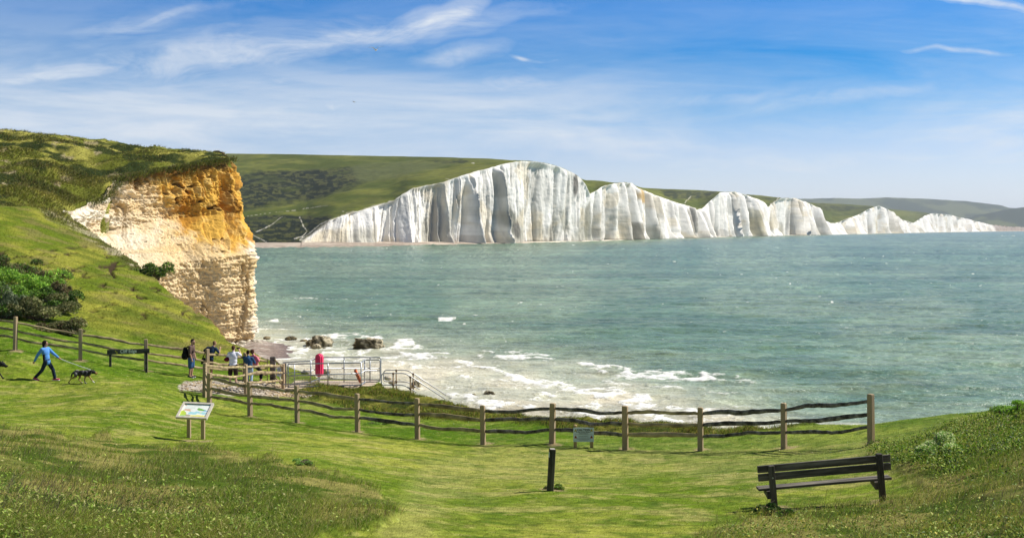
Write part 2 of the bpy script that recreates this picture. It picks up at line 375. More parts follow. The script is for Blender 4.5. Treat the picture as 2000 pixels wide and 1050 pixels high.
# dark sunken scars on the far slope
slope_reg = ((Y > 60) & (heath < 0.5))
sc_n = fbm(PX * 0.05, PY * 0.17, 3, 77)
scars = sst(0.665, 0.685, sc_n) * slope_reg * sst(60, 100, 300 - np.abs(PX - 170)) * sst(470, 490, PY) * sst(640, 600, PY)
Zg -= scars * 0.25
tt = sst(-0.15, 1.0, (dl + wig * 0.6) / onshore + np.where((Y > 126), 0.35, 0))
Zg = np.where(tt > 0, lerp(Zg, -2.5, tt), Zg)
# colours (albedo)
big = fbm(X * 0.22, Y * 0.22, 4, 41); mid = fbm(X * 1.3, Y * 1.3, 4, 51); streak = fb1(PX * 0.010, PY * 0.05, 4, 61); fine = vn(X * 9, Y * 9, 71)
lawn = lc((0.125, 0.19, 0.012), (0.28, 0.30, 0.045), sst(0.36, 0.66, 0.72 * big + 0.28 * streak))
lawn = lc(lawn, np.array((0.085, 0.14, 0.012))[None, :], sst(0.50, 0.68, mid) * 0.6)
lawn = lc(lawn, np.array((0.37, 0.33, 0.11))[None, :], sst(0.58, 0.74, fbm(X * 0.8, Y * 1.6, 5, 87)) * 0.6)
worn = sst(70, 10, sdist(PX, PY, [(800, 1060), (800, 1000), (850, 940), (1000, 905), (1250, 890), (1500, 890), (1700, 872), (1850, 858)], False) + (fbm(PX * .02, PY * .05, 4, 88) - .5) * 90)
lawn = lc(lawn, np.array((0.33, 0.31, 0.12))[None, :], worn * .32)
lawn = lc(lawn, np.array((0.06, 0.115, 0.008))[None, :], sst(0.54, 0.68, fbm(X * 2.6, Y * 2.6, 5, 89, .6)) * 0.6)
lawn = lc(lawn, np.array((0.36, 0.33, 0.10))[None, :], sst(0.60, 0.74, fbm(X * 3.4, Y * 3.4, 5, 91, .6)) * 0.5)
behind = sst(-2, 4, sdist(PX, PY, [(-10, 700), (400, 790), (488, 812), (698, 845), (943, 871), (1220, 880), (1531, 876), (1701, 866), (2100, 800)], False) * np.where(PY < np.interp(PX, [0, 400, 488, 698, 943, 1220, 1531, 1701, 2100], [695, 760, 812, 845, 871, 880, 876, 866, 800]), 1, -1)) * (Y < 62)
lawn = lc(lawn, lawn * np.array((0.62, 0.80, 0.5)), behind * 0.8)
sl = lc((0.105, 0.145, 0.010), (0.235, 0.235, 0.032), sst(0.38, 0.62, 0.4 * big + 0.6 * streak))
sl = lc(sl, np.array((0.075, 0.10, 0.012))[None, :], sst(0.48, 0.62, fbm(X * .35, Y * .35, 5, 131)) * 0.6)
sl = lc(sl, np.array((0.20, 0.16, 0.06))[None, :], sst(0.55, 0.68, fbm(X * .5, Y * .3, 5, 133)) * 0.5)
sl = lc(sl, np.array((0.05, 0.035, 0.018))[None, :], scars)
C = lc(lawn, sl, sst(52, 64, Y))
ht = lc((0.12, 0.135, 0.018), (0.30, 0.28, 0.06), sst(0.40, 0.58, fbm(X * .12, Y * .12, 5, 141)))
ht = lc(ht, np.array((0.028, 0.04, 0.010))[None, :], sst(0.50, 0.60, fbm(X * .2, Y * .2, 5, 151)))
ht = lc(ht, np.array((0.30, 0.25, 0.14))[None, :], sst(0.70, 0.75, fbm(X * .3, Y * .3, 4, 161)))
C = lc(C, ht, heath)
er = lc((0.06, 0.065, 0.016), (0.30, 0.26, 0.17), sst(0.5, 0.62, fbm(X * .5, Y * .5, 4, 171)))
C = lc(C, er, eros * 0.85)
ra = lc((0.06, 0.095, 0.010), (0.23, 0.21, 0.06), sst(0.35, 0.65, mid))
C = lc(C, ra, np.clip(roughA + roughB, 0, 1))
rc = lc((0.035, 0.05, 0.008), (0.20, 0.19, 0.035), sst(0.4, 0.62, mid))
C = lc(C, rc, roughC)
gv = lc((0.42, 0.37, 0.31), (0.30, 0.26, 0.20), sst(0.4, 0.6, mid)); gv = lc(gv, np.array((0.50, 0.36, 0.20))[None, :], sst(500, 560, PX) * 0.7)
C = lc(C, gv, grav)
soil = lc((0.16, 0.13, 0.07), (0.5, 0.44, 0.33), sst(0.4, 0.6, mid)); C = lc(C, soil, sst(0.15, 0.4, tt))
# bare trodden earth round each post foot
for px_, yq_ in ((488, 39), (580, 37.5), (698, 36), (815, 35), (943, 34), (1079, 33), (1221, 32), (1368, 31.2), (1531, 30), (1701, 28), (30, 46.5), (157, 47.5), (285, 48.5), (1075, 20), (369, 28.7), (396.5, 28.65), (1513, 16.45), (1725, 16.45)):
    k_ = np.hypot((X - (px_ - CX) / F * yq_ - .05), (Y - yq_) * .6) + (vn(X * 5, Y * 5, 93) - .5) * .25
    C = lc(C, np.array((0.33, 0.25, 0.14))[None, :], sst(.30, .12, k_) * .8)
gk = ((YY[:-1, :-1] > 0) & (dl.reshape(YY.shape)[:-1, :-1] < 14)).ravel()
me = np_mesh('ground', np.stack([X, Y, Zg], 1), grid_faces(len(vs), len(us), gk), C)
tag(link('ground', me, M['ground']), kind='structure')
GX, GY, GZ, GPX, GPY = X, Y, Zg, PX, PY
MASK = dict(A=roughA, B=roughB, C=roughC, heath=heath, dl=dl, grav=grav, eros=eros, scars=scars)
ZG2 = Zg.reshape(YY.shape); LNV = np.log(vs)
def bil(arr, x, y):
    """sample a fan-sheet array at world x, y"""
    a = arr.reshape(YY.shape); x = np.atleast_1d(x).astype(float); y = np.atleast_1d(y).astype(float)
    fi = np.interp(np.log(y), LNV, np.arange(len(vs))); fj = np.interp(x / y, us, np.arange(len(us)))
    i = np.clip(fi.astype(int), 0, len(vs) - 2); j = np.clip(fj.astype(int), 0, len(us) - 2); fi -= i; fj -= j
    return (a[i, j] * (1 - fj) + a[i, j + 1] * fj) * (1 - fi) + (a[i + 1, j] * (1 - fj) + a[i + 1, j + 1] * fj) * fi
def gz(x, y): return float(bil(Zg, x, y)[0])
def GP(px, Y):
    x = (px - CX) / F * Y; return Vector((x, Y, gz(x, Y)))

# ------------------------------------------------------------------ near headland: the chalk face with its orange clay cap
S = 620; T = 520
topc = [(-0.02, 118, 126.0), (0.0, 143, 130.8), (0.10, 172, 138.3), (0.17, 205, 142), (0.24, 222, 147), (0.45, 300, 153), (0.72, 400, 158.5), (0.90, 446, 162.0), (0.94, 446, 166), (0.97, 436, 175), (1.0, 418, 198)]
botc = [(-0.02, 118, 122.0), (0.0, 150, 124.0), (0.10, 190, 127.0), (0.17, 225, 130), (0.24, 262, 133), (0.45, 345, 139.5), (0.72, 424, 146), (0.90, 482, 151.5), (0.94, 485, 158), (0.97, 470, 170), (1.0, 445, 195)]
ss = np.linspace(-0.02, 1, S)
def curve(c):
    a = np.array(c); X_ = (a[:, 1] - CX) / F * a[:, 2]
    k = np.ones(15) / 15
    def sm(v):
        w = np.interp(ss, a[:, 0], v); p = np.pad(w, 7, mode='edge'); return np.convolve(p, k, 'valid')
    return sm(X_), sm(a[:, 2])
tx, ty = curve(topc); bx, by = curve(botc)
tz = bil(Z0, tx, ty) + 0.15
t = np.linspace(0, 1, T)[:, None]
# the upper clay leans back, the chalk below is nearly plumb
back = np.interp(t[:, 0], [0, 0.10, 0.28, 0.40, 0.50, 0.65, 0.8, 1], [0, 0.02, 0.14, 0.55, 1.0, 1.04, .98, 0.94])[:, None]
xs = tx[None] * (1 - back) + bx[None] * back; ys = ty[None] * (1 - back) + by[None] * back
zs = tz[None] * (1 - t) + (-1.0) * t
ddx = np.gradient(tx + bx); ddy = np.gradient(ty + by); L_ = np.hypot(ddx, ddy); nx_, ny_ = ddy / L_, -ddx / L_
arc = np.cumsum(np.hypot(np.gradient(0.5 * (tx + bx)), np.gradient(0.5 * (ty + by))))
AR = np.repeat(arc[None], T, 0); ZZ = zs
ppx, ppy = proj(xs, ys, zs)
orange = np.zeros_like(AR)
OR = [(238, 345), (300, 300), (480, 290), (520, 460), (500, 478), (440, 482), (400, 480), (345, 452), (330, 410), (318, 380), (290, 368), (250, 358)]
sdO = sdist(ppx.ravel(), ppy.ravel(), OR).reshape(ppx.shape) + (fbm(AR * .5, ZZ * .5, 4, 201) - 0.5) * 44
orange = sst(14, -14, sdO + (fbm(AR * 1.3, ZZ * 1.3, 4, 203) - .5) * 26)
led = fb1(AR * 0.05 + 3, ZZ * 1.1, 4, 211) - 0.5                # strata ledges
ver = fb1(AR * 0.55, ZZ * 0.07, 4, 221) - 0.5                   # runnels
lump = fbm(AR * .35, ZZ * .5, 5, 231) - 0.5; pit = fbm(AR * 1.6, ZZ * 2.2, 4, 241) - 0.5
blk = np.abs(fbm(AR * .8, ZZ * 1.1, 3, 251) - 0.5) * 2
ledk = 0.25 + 0.75 * sst(260, 420, ppx); zb_ = ZZ * 1.9 + (fbm(AR * .12, ZZ * .12, 3, 243) - .5) * 2.2; bed = np.abs((zb_ % 1) - .5) * 2; crk = sst(.07, 0.0, np.abs(fb1(AR * .5, ZZ * .12, 4, 245) - .5)) * sst(.35, .5, fbm(AR * .2, ZZ * .2, 3, 246)); fpit = fbm(AR * 3.6, ZZ * 4.2, 3, 247) - .5
disp = (1 - orange) * (led * 0.6 * ledk + bed * .09 * ledk + lump * 1.3 + pit * 0.55 + fpit * .50 - crk * .6 + (fbm(AR * .16, ZZ * .9, 5, 249, .6) - .5) * 1.1) + orange * (ver * 3.0 + lump * 2.2 + pit * 0.40 + led * 0.4 + fpit * .30 - crk * .3)
holes = sst(0.70, 0.76, fbm(AR * .7, ZZ * .9, 3, 261)) * orange; disp -= holes * 0.9
disp += (fbm(AR * 0.09, ZZ * 0.03, 3, 271) - 0.5) * 5.0 * sst(0, 0.2, t)
disp = disp * sst(0.0, 0.05, t) + 0.35
disp -= sst(0.05, 0.012, t) * 1.0 * (fbm(AR * .8, ZZ * 0.5, 3, 275))   # undercut below the turf
xs = xs + nx_[None] * disp; ys = ys + ny_[None] * disp
f1 = fbm(AR * .9, ZZ * 1.1, 4, 281).ravel(); f2 = fb1(AR * 0.08, ZZ * 0.9, 4, 291).ravel(); f3 = fbm(AR * .22, ZZ * .22, 4, 301).ravel(); o_ = orange.ravel()
# left end whiter, right end creamier
wcol = lc((0.74, 0.66, 0.52), (0.68, 0.52, 0.30), sst(180, 360, ppx.ravel() + (f3 - .5) * 200))
wcol = lc(wcol, np.array((0.60, 0.42, 0.20))[None, :], sst(0.56, 0.72, f2) * 0.55)
wcol = lc(wcol, np.array((0.40, 0.32, 0.20))[None, :], sst(0.66, 0.78, f1) * 0.5)
wcol = lc(wcol, np.array((0.78, 0.74, 0.68))[None, :], sst(430, 500, ppx.ravel()) * sst(0.45, 0.6, f3) * 0.8)
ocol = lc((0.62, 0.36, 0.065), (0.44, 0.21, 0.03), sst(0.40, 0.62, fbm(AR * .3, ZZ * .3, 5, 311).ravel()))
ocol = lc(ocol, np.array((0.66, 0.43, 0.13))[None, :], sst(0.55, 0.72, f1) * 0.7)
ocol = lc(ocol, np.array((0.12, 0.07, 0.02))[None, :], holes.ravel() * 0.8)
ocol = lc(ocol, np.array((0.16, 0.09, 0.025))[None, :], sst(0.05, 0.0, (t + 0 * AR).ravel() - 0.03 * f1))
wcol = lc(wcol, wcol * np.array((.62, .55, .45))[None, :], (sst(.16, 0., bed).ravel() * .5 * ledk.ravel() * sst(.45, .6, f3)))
wcol = lc(wcol, np.array((.30, .23, .14))[None, :], crk.ravel() * .5)
wcol = lc(wcol, np.array((.66, .47, .22))[None, :], sst(75, 0, sdO.ravel()) * sst(.35, .6, f1) * .75)
ocol = lc(ocol, np.array((.20, .11, .03))[None, :], sst(.60, .72, fb1(AR * .5, ZZ * .10, 5, 313).ravel()) * .6)
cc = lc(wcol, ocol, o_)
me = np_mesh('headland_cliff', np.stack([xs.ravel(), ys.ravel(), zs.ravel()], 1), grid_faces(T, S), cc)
tag(link('headland_cliff', me, M['chalk']), kind='structure')
CLF = (xs, ys, zs)

# ------------------------------------------------------------------ sea
def sea_Y(py): return CAMZ * F / (py - HY)
pys = np.concatenate([np.linspace(448.40, 452, 14)[:-1], np.linspace(452, 640, 190)[:-1], np.linspace(640, 860, 330)[:-1], np.linspace(860, 1300, 30)])[::-1]
seaY = sea_Y(pys); seau = np.concatenate([np.linspace(-2.6, -0.56, 30)[:-1], np.linspace(-0.56, 0.56, 900), np.linspace(0.56, 2.6, 30)[1:]])
U2, Y2 = np.meshgrid(seau, seaY); X2 = U2 * Y2; sx = X2.ravel(); sy = Y2.ravel()
spx = CX + U2.ravel() * F; spy = HY + CAMZ / sy * F
amp = np.clip(1 - sy / 900, 0, 1)
zw = ((fb1(sx * 0.05, sy * 0.16, 4, 401) - 0.5) * 1.1 + (fbm(sx * 0.5, sy * 0.6, 3, 411) - 0.5) * 0.25) * amp
# surf lines (photo pixels of each crest -> the water plane), width, strength
SURF = [([(500, 690), (560, 683), (640, 685), (700, 690), (760, 678), (800, 672)], 7, 1.0), ([(505, 705), (600, 700), (690, 697), (760, 697), (860, 690), (960, 690), (1060, 692), (1150, 712)], 4.5, .8),
        ([(1000, 688), (1090, 700), (1200, 725), (1300, 740), (1420, 742), (1515, 752)], 6, .9), ([(1220, 722), (1330, 728), (1440, 735)], 2.5, .8),
        ([(1010, 745), (1100, 765), (1180, 775), (1280, 790), (1380, 815)], 13, 1.0), ([(1130, 790), (1250, 800), (1400, 820)], 14, 1.0), ([(870, 700), (930, 715), (1000, 735), (1100, 752), (1200, 768)], 4, .75),
        ([(900, 735), (980, 745), (1060, 770), (1120, 790)], 4, .6), ([(880, 770), (960, 790), (1080, 800), (1200, 812)], 8, .9), ([(495, 628), (540, 628)], 2, .7), ([(495, 645), (560, 646)], 2, .6),
        ([(860, 622), (888, 622)], 3.0, 1.0), ([(922, 616), (935, 618)], 1.6, .9), ([(495, 662), (560, 668), (640, 660), (690, 655), (760, 660)], 4, .7), ([(740, 668), (800, 676), (900, 680), (960, 683)], 3.5, .7),
        ([(500, 577), (560, 581), (680, 583)], 0.8, .6), ([(560, 715), (650, 708), (760, 712), (870, 720), (960, 726)], 5, .5), ([(1180, 745), (1300, 760), (1420, 775)], 3, .45)]
foam = np.zeros(len(sx)); wob = (fbm(spx * 0.02, spy * 0.06, 4, 421) - 0.5)
for pts, wd, st in SURF:
    d = sdist(spx, (spy) * 1.0, [(a, b) for a, b in pts], False) + wob * wd * 4.5 + wd * .35
    foam = np.maximum(foam, st * sst(wd * 1.8, wd * 0.15, d))
net = 1 - np.abs(fbm(sx * 0.35, sy * 0.28, 5, 431, 0.6) - 0.5) * 2          # ridged lace
shore = sst(240, 0, sdist(spx, spy, [(480, 670), (640, 690), (900, 740), (1060, 800), (1400, 840)], False) + (fbm(spx * .01, spy * .03, 3, 433) - .5) * 80)
foam = np.clip(foam * (0.16 + 0.95 * sst(0.60, 0.97, net)) + 0.45 * shore * sst(0.91, 0.985, net), 0, 1)
# white caps further out
cap = fb1(sx * 0.055 / np.clip(sy / 500, 0.5, 6), sy * 0.16 / np.clip(sy / 500, 0.5, 6) ** 1.6, 3, 441)

silt = sst(-70, 110, spy - np.interp(spx, [480, 700, 950, 1200, 1450, 1700, 2000], [618, 640, 668, 705, 760, 830, 880]) + (fbm(spx * .006, spy * .02, 4, 451) - .5) * 70)
silt = silt * 0.9
tur = fb1(spx * 0.004, spy * 0.03, 4, 461)
deep = lc((0.125, 0.205, 0.128), (0.20, 0.275, 0.172), sst(0.35, 0.65, tur)); deep = lc(deep, np.array((0.075, 0.145, 0.11))[None, :], sst(520, 455, spy) * 0.3)
sandy = lc((0.66, 0.60, 0.44), (0.54, 0.53, 0.39), sst(0.3, 0.7, fbm(spx * .01, spy * .04, 4, 471)))
sc_ = lc(deep, np.array((0.29, 0.35, 0.24))[None, :], sst(0.0, 0.45, silt)); sc_ = lc(sc_, sandy, sst(0.30, 0.80, silt))
zw = zw + foam * 0.16 * amp
rowd = np.abs(np.gradient(seaY)); rowd = np.repeat(rowd, len(seau))
g1 = vn(spx * .22, spy * .95, 481) - .5; g2 = fb1(spx * .07, spy * .45, 3, 483) - .5; g3 = fb1(spx * .018, spy * .12, 3, 485) - .5
zw = zw + (g1 * .5 + g2) * np.clip(rowd * .10, 0.02, 1.2) * sst(452, 475, spy)
grain = 1 + (g1 * .26 + g2 * .46 + g3 * .22) * sst(450, 470, spy) * (1 - .75 * sst(.2, .7, silt))
cf = vn(spx * .16, spy * .62, 487) * .55 + fb1(spx * .05, spy * .2, 3, 489) * .45
caps = sst(.785, .90, cf) * sst(452, 462, spy) * sst(760, 640, spy); foam = np.maximum(foam, caps * .75)
m = bpy.data.materials.new('sea_water'); m.use_nodes = True; nt = m.node_tree; nt.nodes.clear()
tc = nd(nt, 'ShaderNodeTexCoord'); vcol = nd(nt, 'ShaderNodeVertexColor', {'layer_name': 'col'}).outputs[0]
fo = nd(nt, 'ShaderNodeAttribute', {'attribute_name': 'foam'}).outputs['Fac']
mpw = nd(nt, 'ShaderNodeMapping', {}, Vector=tc.outputs['Object'], Scale=(0.45, 1.0, 1.0), Rotation=(0, 0, math.radians(12)))
w1 = nd(nt, 'ShaderNodeTexNoise', {}, Vector=mpw.outputs[0], Scale=0.30, Detail=6.0, Roughness=0.7)
w3 = nd(nt, 'ShaderNodeTexNoise', {}, Vector=mpw.outputs[0], Scale=0.012, Detail=9.0, Roughness=0.80)
w2 = nd(nt, 'ShaderNodeTexNoise', {}, Vector=mpw.outputs[0], Scale=0.055, Detail=6.0, Roughness=0.6)
hgt = math_(nt, 'ADD', w1.outputs[0], math_(nt, 'MULTIPLY', w2.outputs[0], 3.0))
bp = nd(nt, 'ShaderNodeBump', {}, Height=hgt, Strength=1.0, Distance=1.1)
fn = nd(nt, 'ShaderNodeTexNoise', {}, Vector=tc.outputs['Object'], Scale=0.9, Detail=9.0, Roughness=0.7)
fm = math_(nt, 'ADD', fo, math_(nt, 'MULTIPLY', math_(nt, 'SUBTRACT', fn.outputs[0], 0.5), 0.9))
fm = math_(nt, 'MULTIPLY', ramp(nt, fm, [(0.26, 0.0), (0.50, 0.45), (0.85, 1.0)]), ramp(nt, fo, [(0.02, 0.0), (0.16, 1.0)]))
vv = nd(nt, 'ShaderNodeMapRange', {}, i0=math_(nt, 'ADD', math_(nt, 'MULTIPLY', w1.outputs[0], .35), math_(nt, 'MULTIPLY', w3.outputs[0], .65)), i1=0.38, i2=0.62, i3=0.55, i4=1.45).outputs[0]
vv = nd(nt, 'ShaderNodeCombineXYZ', {}, i0=vv, i1=vv, i2=vv).outputs[0]
wc = mixc(nt, 1.0, vcol, vv, 'MULTIPLY')
fl = nd(nt, 'ShaderNodeMapRange', {}, i0=fn.outputs[0], i1=0.3, i2=0.7, i3=0.55, i4=0.85).outputs[0]
cw = mixc(nt, fm, wc, (0.80, 0.80, 0.76))
b = nd(nt, 'ShaderNodeBsdfPrincipled', {}, Base_Color=cw, Roughness=nd(nt, 'ShaderNodeMapRange', {}, i0=fm, i1=0, i2=1, i3=0.22, i4=0.9).outputs[0], IOR=1.33)
b.inputs['Specular IOR Level'].default_value = 0.22
nt.links.new(bp.outputs[0], b.inputs['Normal']); o = nd(nt, 'ShaderNodeOutputMaterial'); nt.links.new(b.outputs[0], o.inputs[0])
me = np_mesh('sea', np.stack([sx, sy, zw], 1), grid_faces(len(seaY), len(seau)), sc_ * grain[:, None], attrs={'foam': foam})
tag(link('sea', me, m), kind='structure')

# ------------------------------------------------------------------ beaches
bu = np.linspace(0.30, 0.175, 120) * -1; bY = np.linspace(126, 168, 120)
BU, BY = np.meshgrid(bu, bY); BX = (BU * BY).ravel(); BYr = BY.ravel()
shoreln = [((p - CX) / F * sea_Y(q), sea_Y(q)) for p, q in [(440, 655), (500, 663), (560, 672), (575, 684), (560, 700), (520, 722), (420, 745), (420, 655)]]
d = sdist(BX, BYr, shoreln)
bz = np.clip(-d * 0.16, -0.5, 3) + (fbm(BX * .4, BYr * .4, 4, 501) - .5) * .3 - 0.02
bc = lc((0.26, 0.20, 0.16), (0.42, 0.36, 0.30), sst(0.4, 0.6, fbm(BX * .5, BYr * .8, 4, 511))); bc = lc(bc, np.array((0.16, 0.12, 0.11))[None, :], sst(0.6, 0.0, bz))
me = np_mesh('beach', np.stack([BX, BYr, bz], 1), grid_faces(120, 120), bc); tag(link('beach', me, M['shingle']), kind='structure')

# ------------------------------------------------------------------ far cliffs
def it(x, pts): a = np.array(pts, float); return np.interp(x, a[:, 0], a[:, 1])
TOPP = [(590,473),(600,464),(607,460),(645,430),(680,417),(712,409),(740,400),(769,392),(785,380),(806,368),(835,362),(862,357),(900,344),(925,336),(952,329),(985,320),(1016,314.5),(1050,316),(1084,323),(1105,331),(1121,338),(1136,350),(1144,360),(1152,379),
        (1158,376),(1175,365),(1190,360),(1217,356),(1235,358),(1244,366),(1280,381),(1325,397),(1348,403),(1351,413),(1358,410),(1370,408),(1390,390),(1406,376),(1435,374),(1450,378),(1485,391),(1489,405),(1500,404),(1512,395),(1525,387),(1554,387),(1586,399),(1606,410),(1613,437),(1631,436),(1658,426),(1680,418),(1698,407),(1716,402),(1734,408),(1757,428),(1784,435),(1806,421),(1820,417),(1847,418),(1892,428),(1932,438),(1955,441),(2000,443.5),(2060,445)]
BASEY = [(590,1020),(600,1032),(800,1130),(900,1180),(1010,1268),(1150,1440),(1210,1570),(1350,2010),(1420,2290),(1500,2560),(1610,3130),(1700,3830),(1780,4600),(1850,5700),(1940,7600),(2060,8600)]
NC = 1700; NR = 110
cpx = np.linspace(589, 2055, NC); cY = it(cpx, BASEY); zb = np.interp(cpx, [590, 800, 1010, 1100], [3.0, 2.2, 0.4, 0.0])
cXb = (cpx - CX) / F * cY
cYt = cY * 1.012 + 8; cZt = CAMZ - (it(cpx, TOPP) - HY) / F * cYt
rough_t = (fb1(cpx * 0.15, cpx * 0, 4, 601) - .5) * 1.0 * cYt / F * 2.0
cZt = cZt + rough_t * sst(592, 640, cpx)
arcF = np.concatenate([[0], np.cumsum(np.hypot(np.diff(cXb), np.diff(cY)))])
kx = np.ones(61) / 61; gx = np.convolve(np.pad(np.gradient(cXb), 30, mode='edge'), kx, 'valid'); gy = np.convolve(np.pad(np.gradient(cY), 30, mode='edge'), kx, 'valid')
gl = np.hypot(gx, gy); nX, nY = gy / gl, -gx / gl
t = np.linspace(0, 1, NR)[:, None]
Xc = cXb[None] * (1 + 0.012 * (1 - t)) ; Yc = cY[None] * t + cYt[None] * (1 - t)
Xc = (cpx[None] - CX) / F * Yc
Zc = cZt[None] * (1 - t) + (zb[None] - 0.5) * t
AF = np.repeat(arcF[None], NR, 0) + 0 * t
scl = np.clip(cY / 1250, 0.8, 2.6)[None]
def ridged(x): return 1 - np.abs(x - 0.5) * 2
def saw(x, k):                         # slow rise, sharp fall: buttresses with steep left flanks
    f = x - np.floor(x); return np.where(f < k, f / k, (1 - f) / (1 - k))
wp = AF / 105.0 + (fb1(AF / 110, Zc / 700, 3, 611) - .5) * 3.6; wq = AF / 26.0 + (fb1(AF / 34, Zc / 240, 3, 621) - .5) * 4.6
h1 = hash2(np.floor(wp), wp * 0, 613); h2 = hash2(np.floor(wq), wq * 0, 623)
a1 = saw(wp, .30) * (0.25 + 1.1 * h1); a2 = saw(wq, .38) * (1.3 * h2) * (0.3 + 1.2 * h1); a3 = fb1(AF / 6.0, Zc / 50.0, 4, 631) - .5; a4 = fbm(AF / 8, Zc / 5, 5, 641, .62) - .5
grow = 0.25 + 0.75 * t ** 0.8
cr = np.abs(fb1(AF / 15, Zc / 190, 4, 671) - .5) * 2; cr2 = np.abs(fb1(AF / 7, Zc / 60, 3, 673) - .5) * 2; a5 = fbm(AF / 4.5, Zc / 13, 5, 675, .62) - .5
dF = (a1 - 0.4) * 30 * grow * scl ** 0.6 + (a2 - 0.35) * 6.5 * grow * scl ** 0.6 + a3 * 1.6 * (0.4 + 0.6 * t) + (np.abs(fb1(AF / 46, Zc / 330, 3, 679) - .5) * 2 - .25) * 11 + (np.abs(fb1(AF / 13, Zc / 110, 3, 683) - .5) * 2 - .25) * 3.5 + a4 * 1.2 + a5 * 1.8 - sst(.08, 0, cr) * 2.4 - sst(.10, 0, cr2) * .6
# foot flares out into talus
dF = dF + sst(0.82, 1.0, t) * 7 * a2 * h2
dF = dF * sst(0.0, 0.08, t) * np.clip(sst(589, 640, cpx)[None] + 0.25, 0, 1)
Xf = Xc + nX[None] * dF; Yf = Yc + nY[None] * dF
fpx = np.repeat(cpx[None], NR, 0); fpy = HY - (Zc - CAMZ) / Yc * F
wh = np.tile(np.array((0.86, 0.83, 0.765)), (NR * NC, 1)); st1 = fb1(AF / 26, Zc / 75, 5, 651).ravel(); st2 = fb1(AF / 45, Zc / 60, 4, 661).ravel(); st3 = fbm(AF / 30, Zc / 30, 5, 671).ravel()
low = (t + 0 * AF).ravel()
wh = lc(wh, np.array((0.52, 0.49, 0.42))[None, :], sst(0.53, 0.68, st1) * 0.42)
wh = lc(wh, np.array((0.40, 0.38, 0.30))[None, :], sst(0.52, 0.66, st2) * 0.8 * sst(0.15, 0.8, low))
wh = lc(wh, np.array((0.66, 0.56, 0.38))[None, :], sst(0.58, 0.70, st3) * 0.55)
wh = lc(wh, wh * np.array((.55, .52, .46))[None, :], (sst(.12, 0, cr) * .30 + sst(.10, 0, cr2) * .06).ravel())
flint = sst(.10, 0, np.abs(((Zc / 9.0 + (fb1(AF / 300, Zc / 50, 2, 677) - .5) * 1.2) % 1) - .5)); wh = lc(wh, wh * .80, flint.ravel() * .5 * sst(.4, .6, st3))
def blot(cx_, cy_, rx, ry, col, k, s):
    global wh
    d = np.hypot((fpx.ravel() - cx_) / rx, (fpy.ravel() - cy_) / ry) + (fb1(AF.ravel() / 14, Zc.ravel() / 40, 4, s) - .5) * 1.3
    wh = lc(wh, np.array(col)[None, :], sst(1.1, 0.7, d) * k)
G1 = (0.26, 0.255, 0.21)
blot(985, 440, 22, 42, G1, .8, 701); blot(1006, 450, 9, 26, (0.14, 0.13, 0.11), .85, 702); blot(965, 360, 10, 22, (0.33, 0.32, 0.25), .6, 703); blot(860, 425, 16, 40, (0.36, 0.35, 0.32), .6, 704)
blot(1124, 355, 6, 26, (0.14, 0.13, 0.11), .9, 705); blot(1062, 370, 22, 45, (0.42, 0.41, 0.36), .5, 706); blot(1150, 430, 5, 40, (0.22, 0.21, 0.15), .8, 707); blot(1248, 385, 9, 16, (0.50, 0.33, 0.12), .9, 708)
blot(1338, 430, 7, 35, (0.25, 0.23, 0.18), .75, 709); blot(1462, 430, 10, 26, (0.42, 0.38, 0.22), .6, 710); blot(1232, 450, 9, 16, (0.22, 0.20, 0.15), .7, 711); blot(1545, 430, 8, 25, (0.33, 0.32, 0.26), .5, 712)
blot(1425, 400, 6, 20, (0.3, 0.3, 0.26), .6, 713); blot(1500, 430, 12, 20, (0.50, 0.45, 0.32), .7, 714); blot(1275, 405, 6, 25, (0.3, .28, .22), .6, 715); blot(920, 470, 40, 10, (0.5, 0.46, 0.38), .6, 716); blot(1170,455,20,12,G1,.6,717); blot(1400,455,25,8,G1,.6,718)
wh = lc(wh, np.array((0.30, 0.23, 0.17))[None, :], sst(1925, 1950, fpx.ravel()) * .9)
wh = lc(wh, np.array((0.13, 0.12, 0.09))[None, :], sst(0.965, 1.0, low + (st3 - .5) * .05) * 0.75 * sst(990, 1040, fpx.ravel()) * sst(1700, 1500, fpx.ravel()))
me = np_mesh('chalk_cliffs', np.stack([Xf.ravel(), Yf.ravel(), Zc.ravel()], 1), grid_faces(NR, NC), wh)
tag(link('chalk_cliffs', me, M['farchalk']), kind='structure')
# pale shingle and chalk rubble along the foot of the far cliffs
wl = it(cpx, [(589, 955), (600, 962), (800, 1060), (1010, 1245), (1100, 1350), (1210, 1540), (1350, 1975), (1500, 2500), (1610, 3060), (1700, 3740), (1850, 5500), (2060, 8300)])
lft = np.linspace(370, 588, 120); lY = np.interp(lft, [370, 480, 588], [905, 925, 955]); lYb = np.interp(lft, [370, 588], [1035, 1030])
allp = np.concatenate([lft, cpx]); y0 = np.concatenate([lY, wl]); y1 = np.concatenate([lYb + 12, cY + 14]); zt = np.concatenate([np.full(120, 3.3), zb + 0.8])
tb = np.linspace(0, 1, 12)[:, None]; Yb_ = y0[None] * (1 - tb) + y1[None] * tb; Xb_ = (allp[None] - CX) / F * Yb_; Zb_ = -0.3 + (zt[None] + .3) * tb ** .7
cb_ = lc((0.30, 0.235, 0.18), (0.50, 0.42, 0.33), sst(0.35, 0.65, fbm(Xb_.ravel() / 25, Yb_.ravel() / 10, 4, 721))); cb_ = lc(cb_, np.array((0.62, 0.56, 0.45))[None, :], sst(1000, 1080, np.repeat(allp[None], 12, 0).ravel()))
me = np_mesh('far_beach', np.stack([Xb_.ravel(), Yb_.ravel(), Zb_.ravel()], 1), grid_faces(12, len(allp)), cb_); tag(link('far_beach', me, M['shingle']), kind='structure')

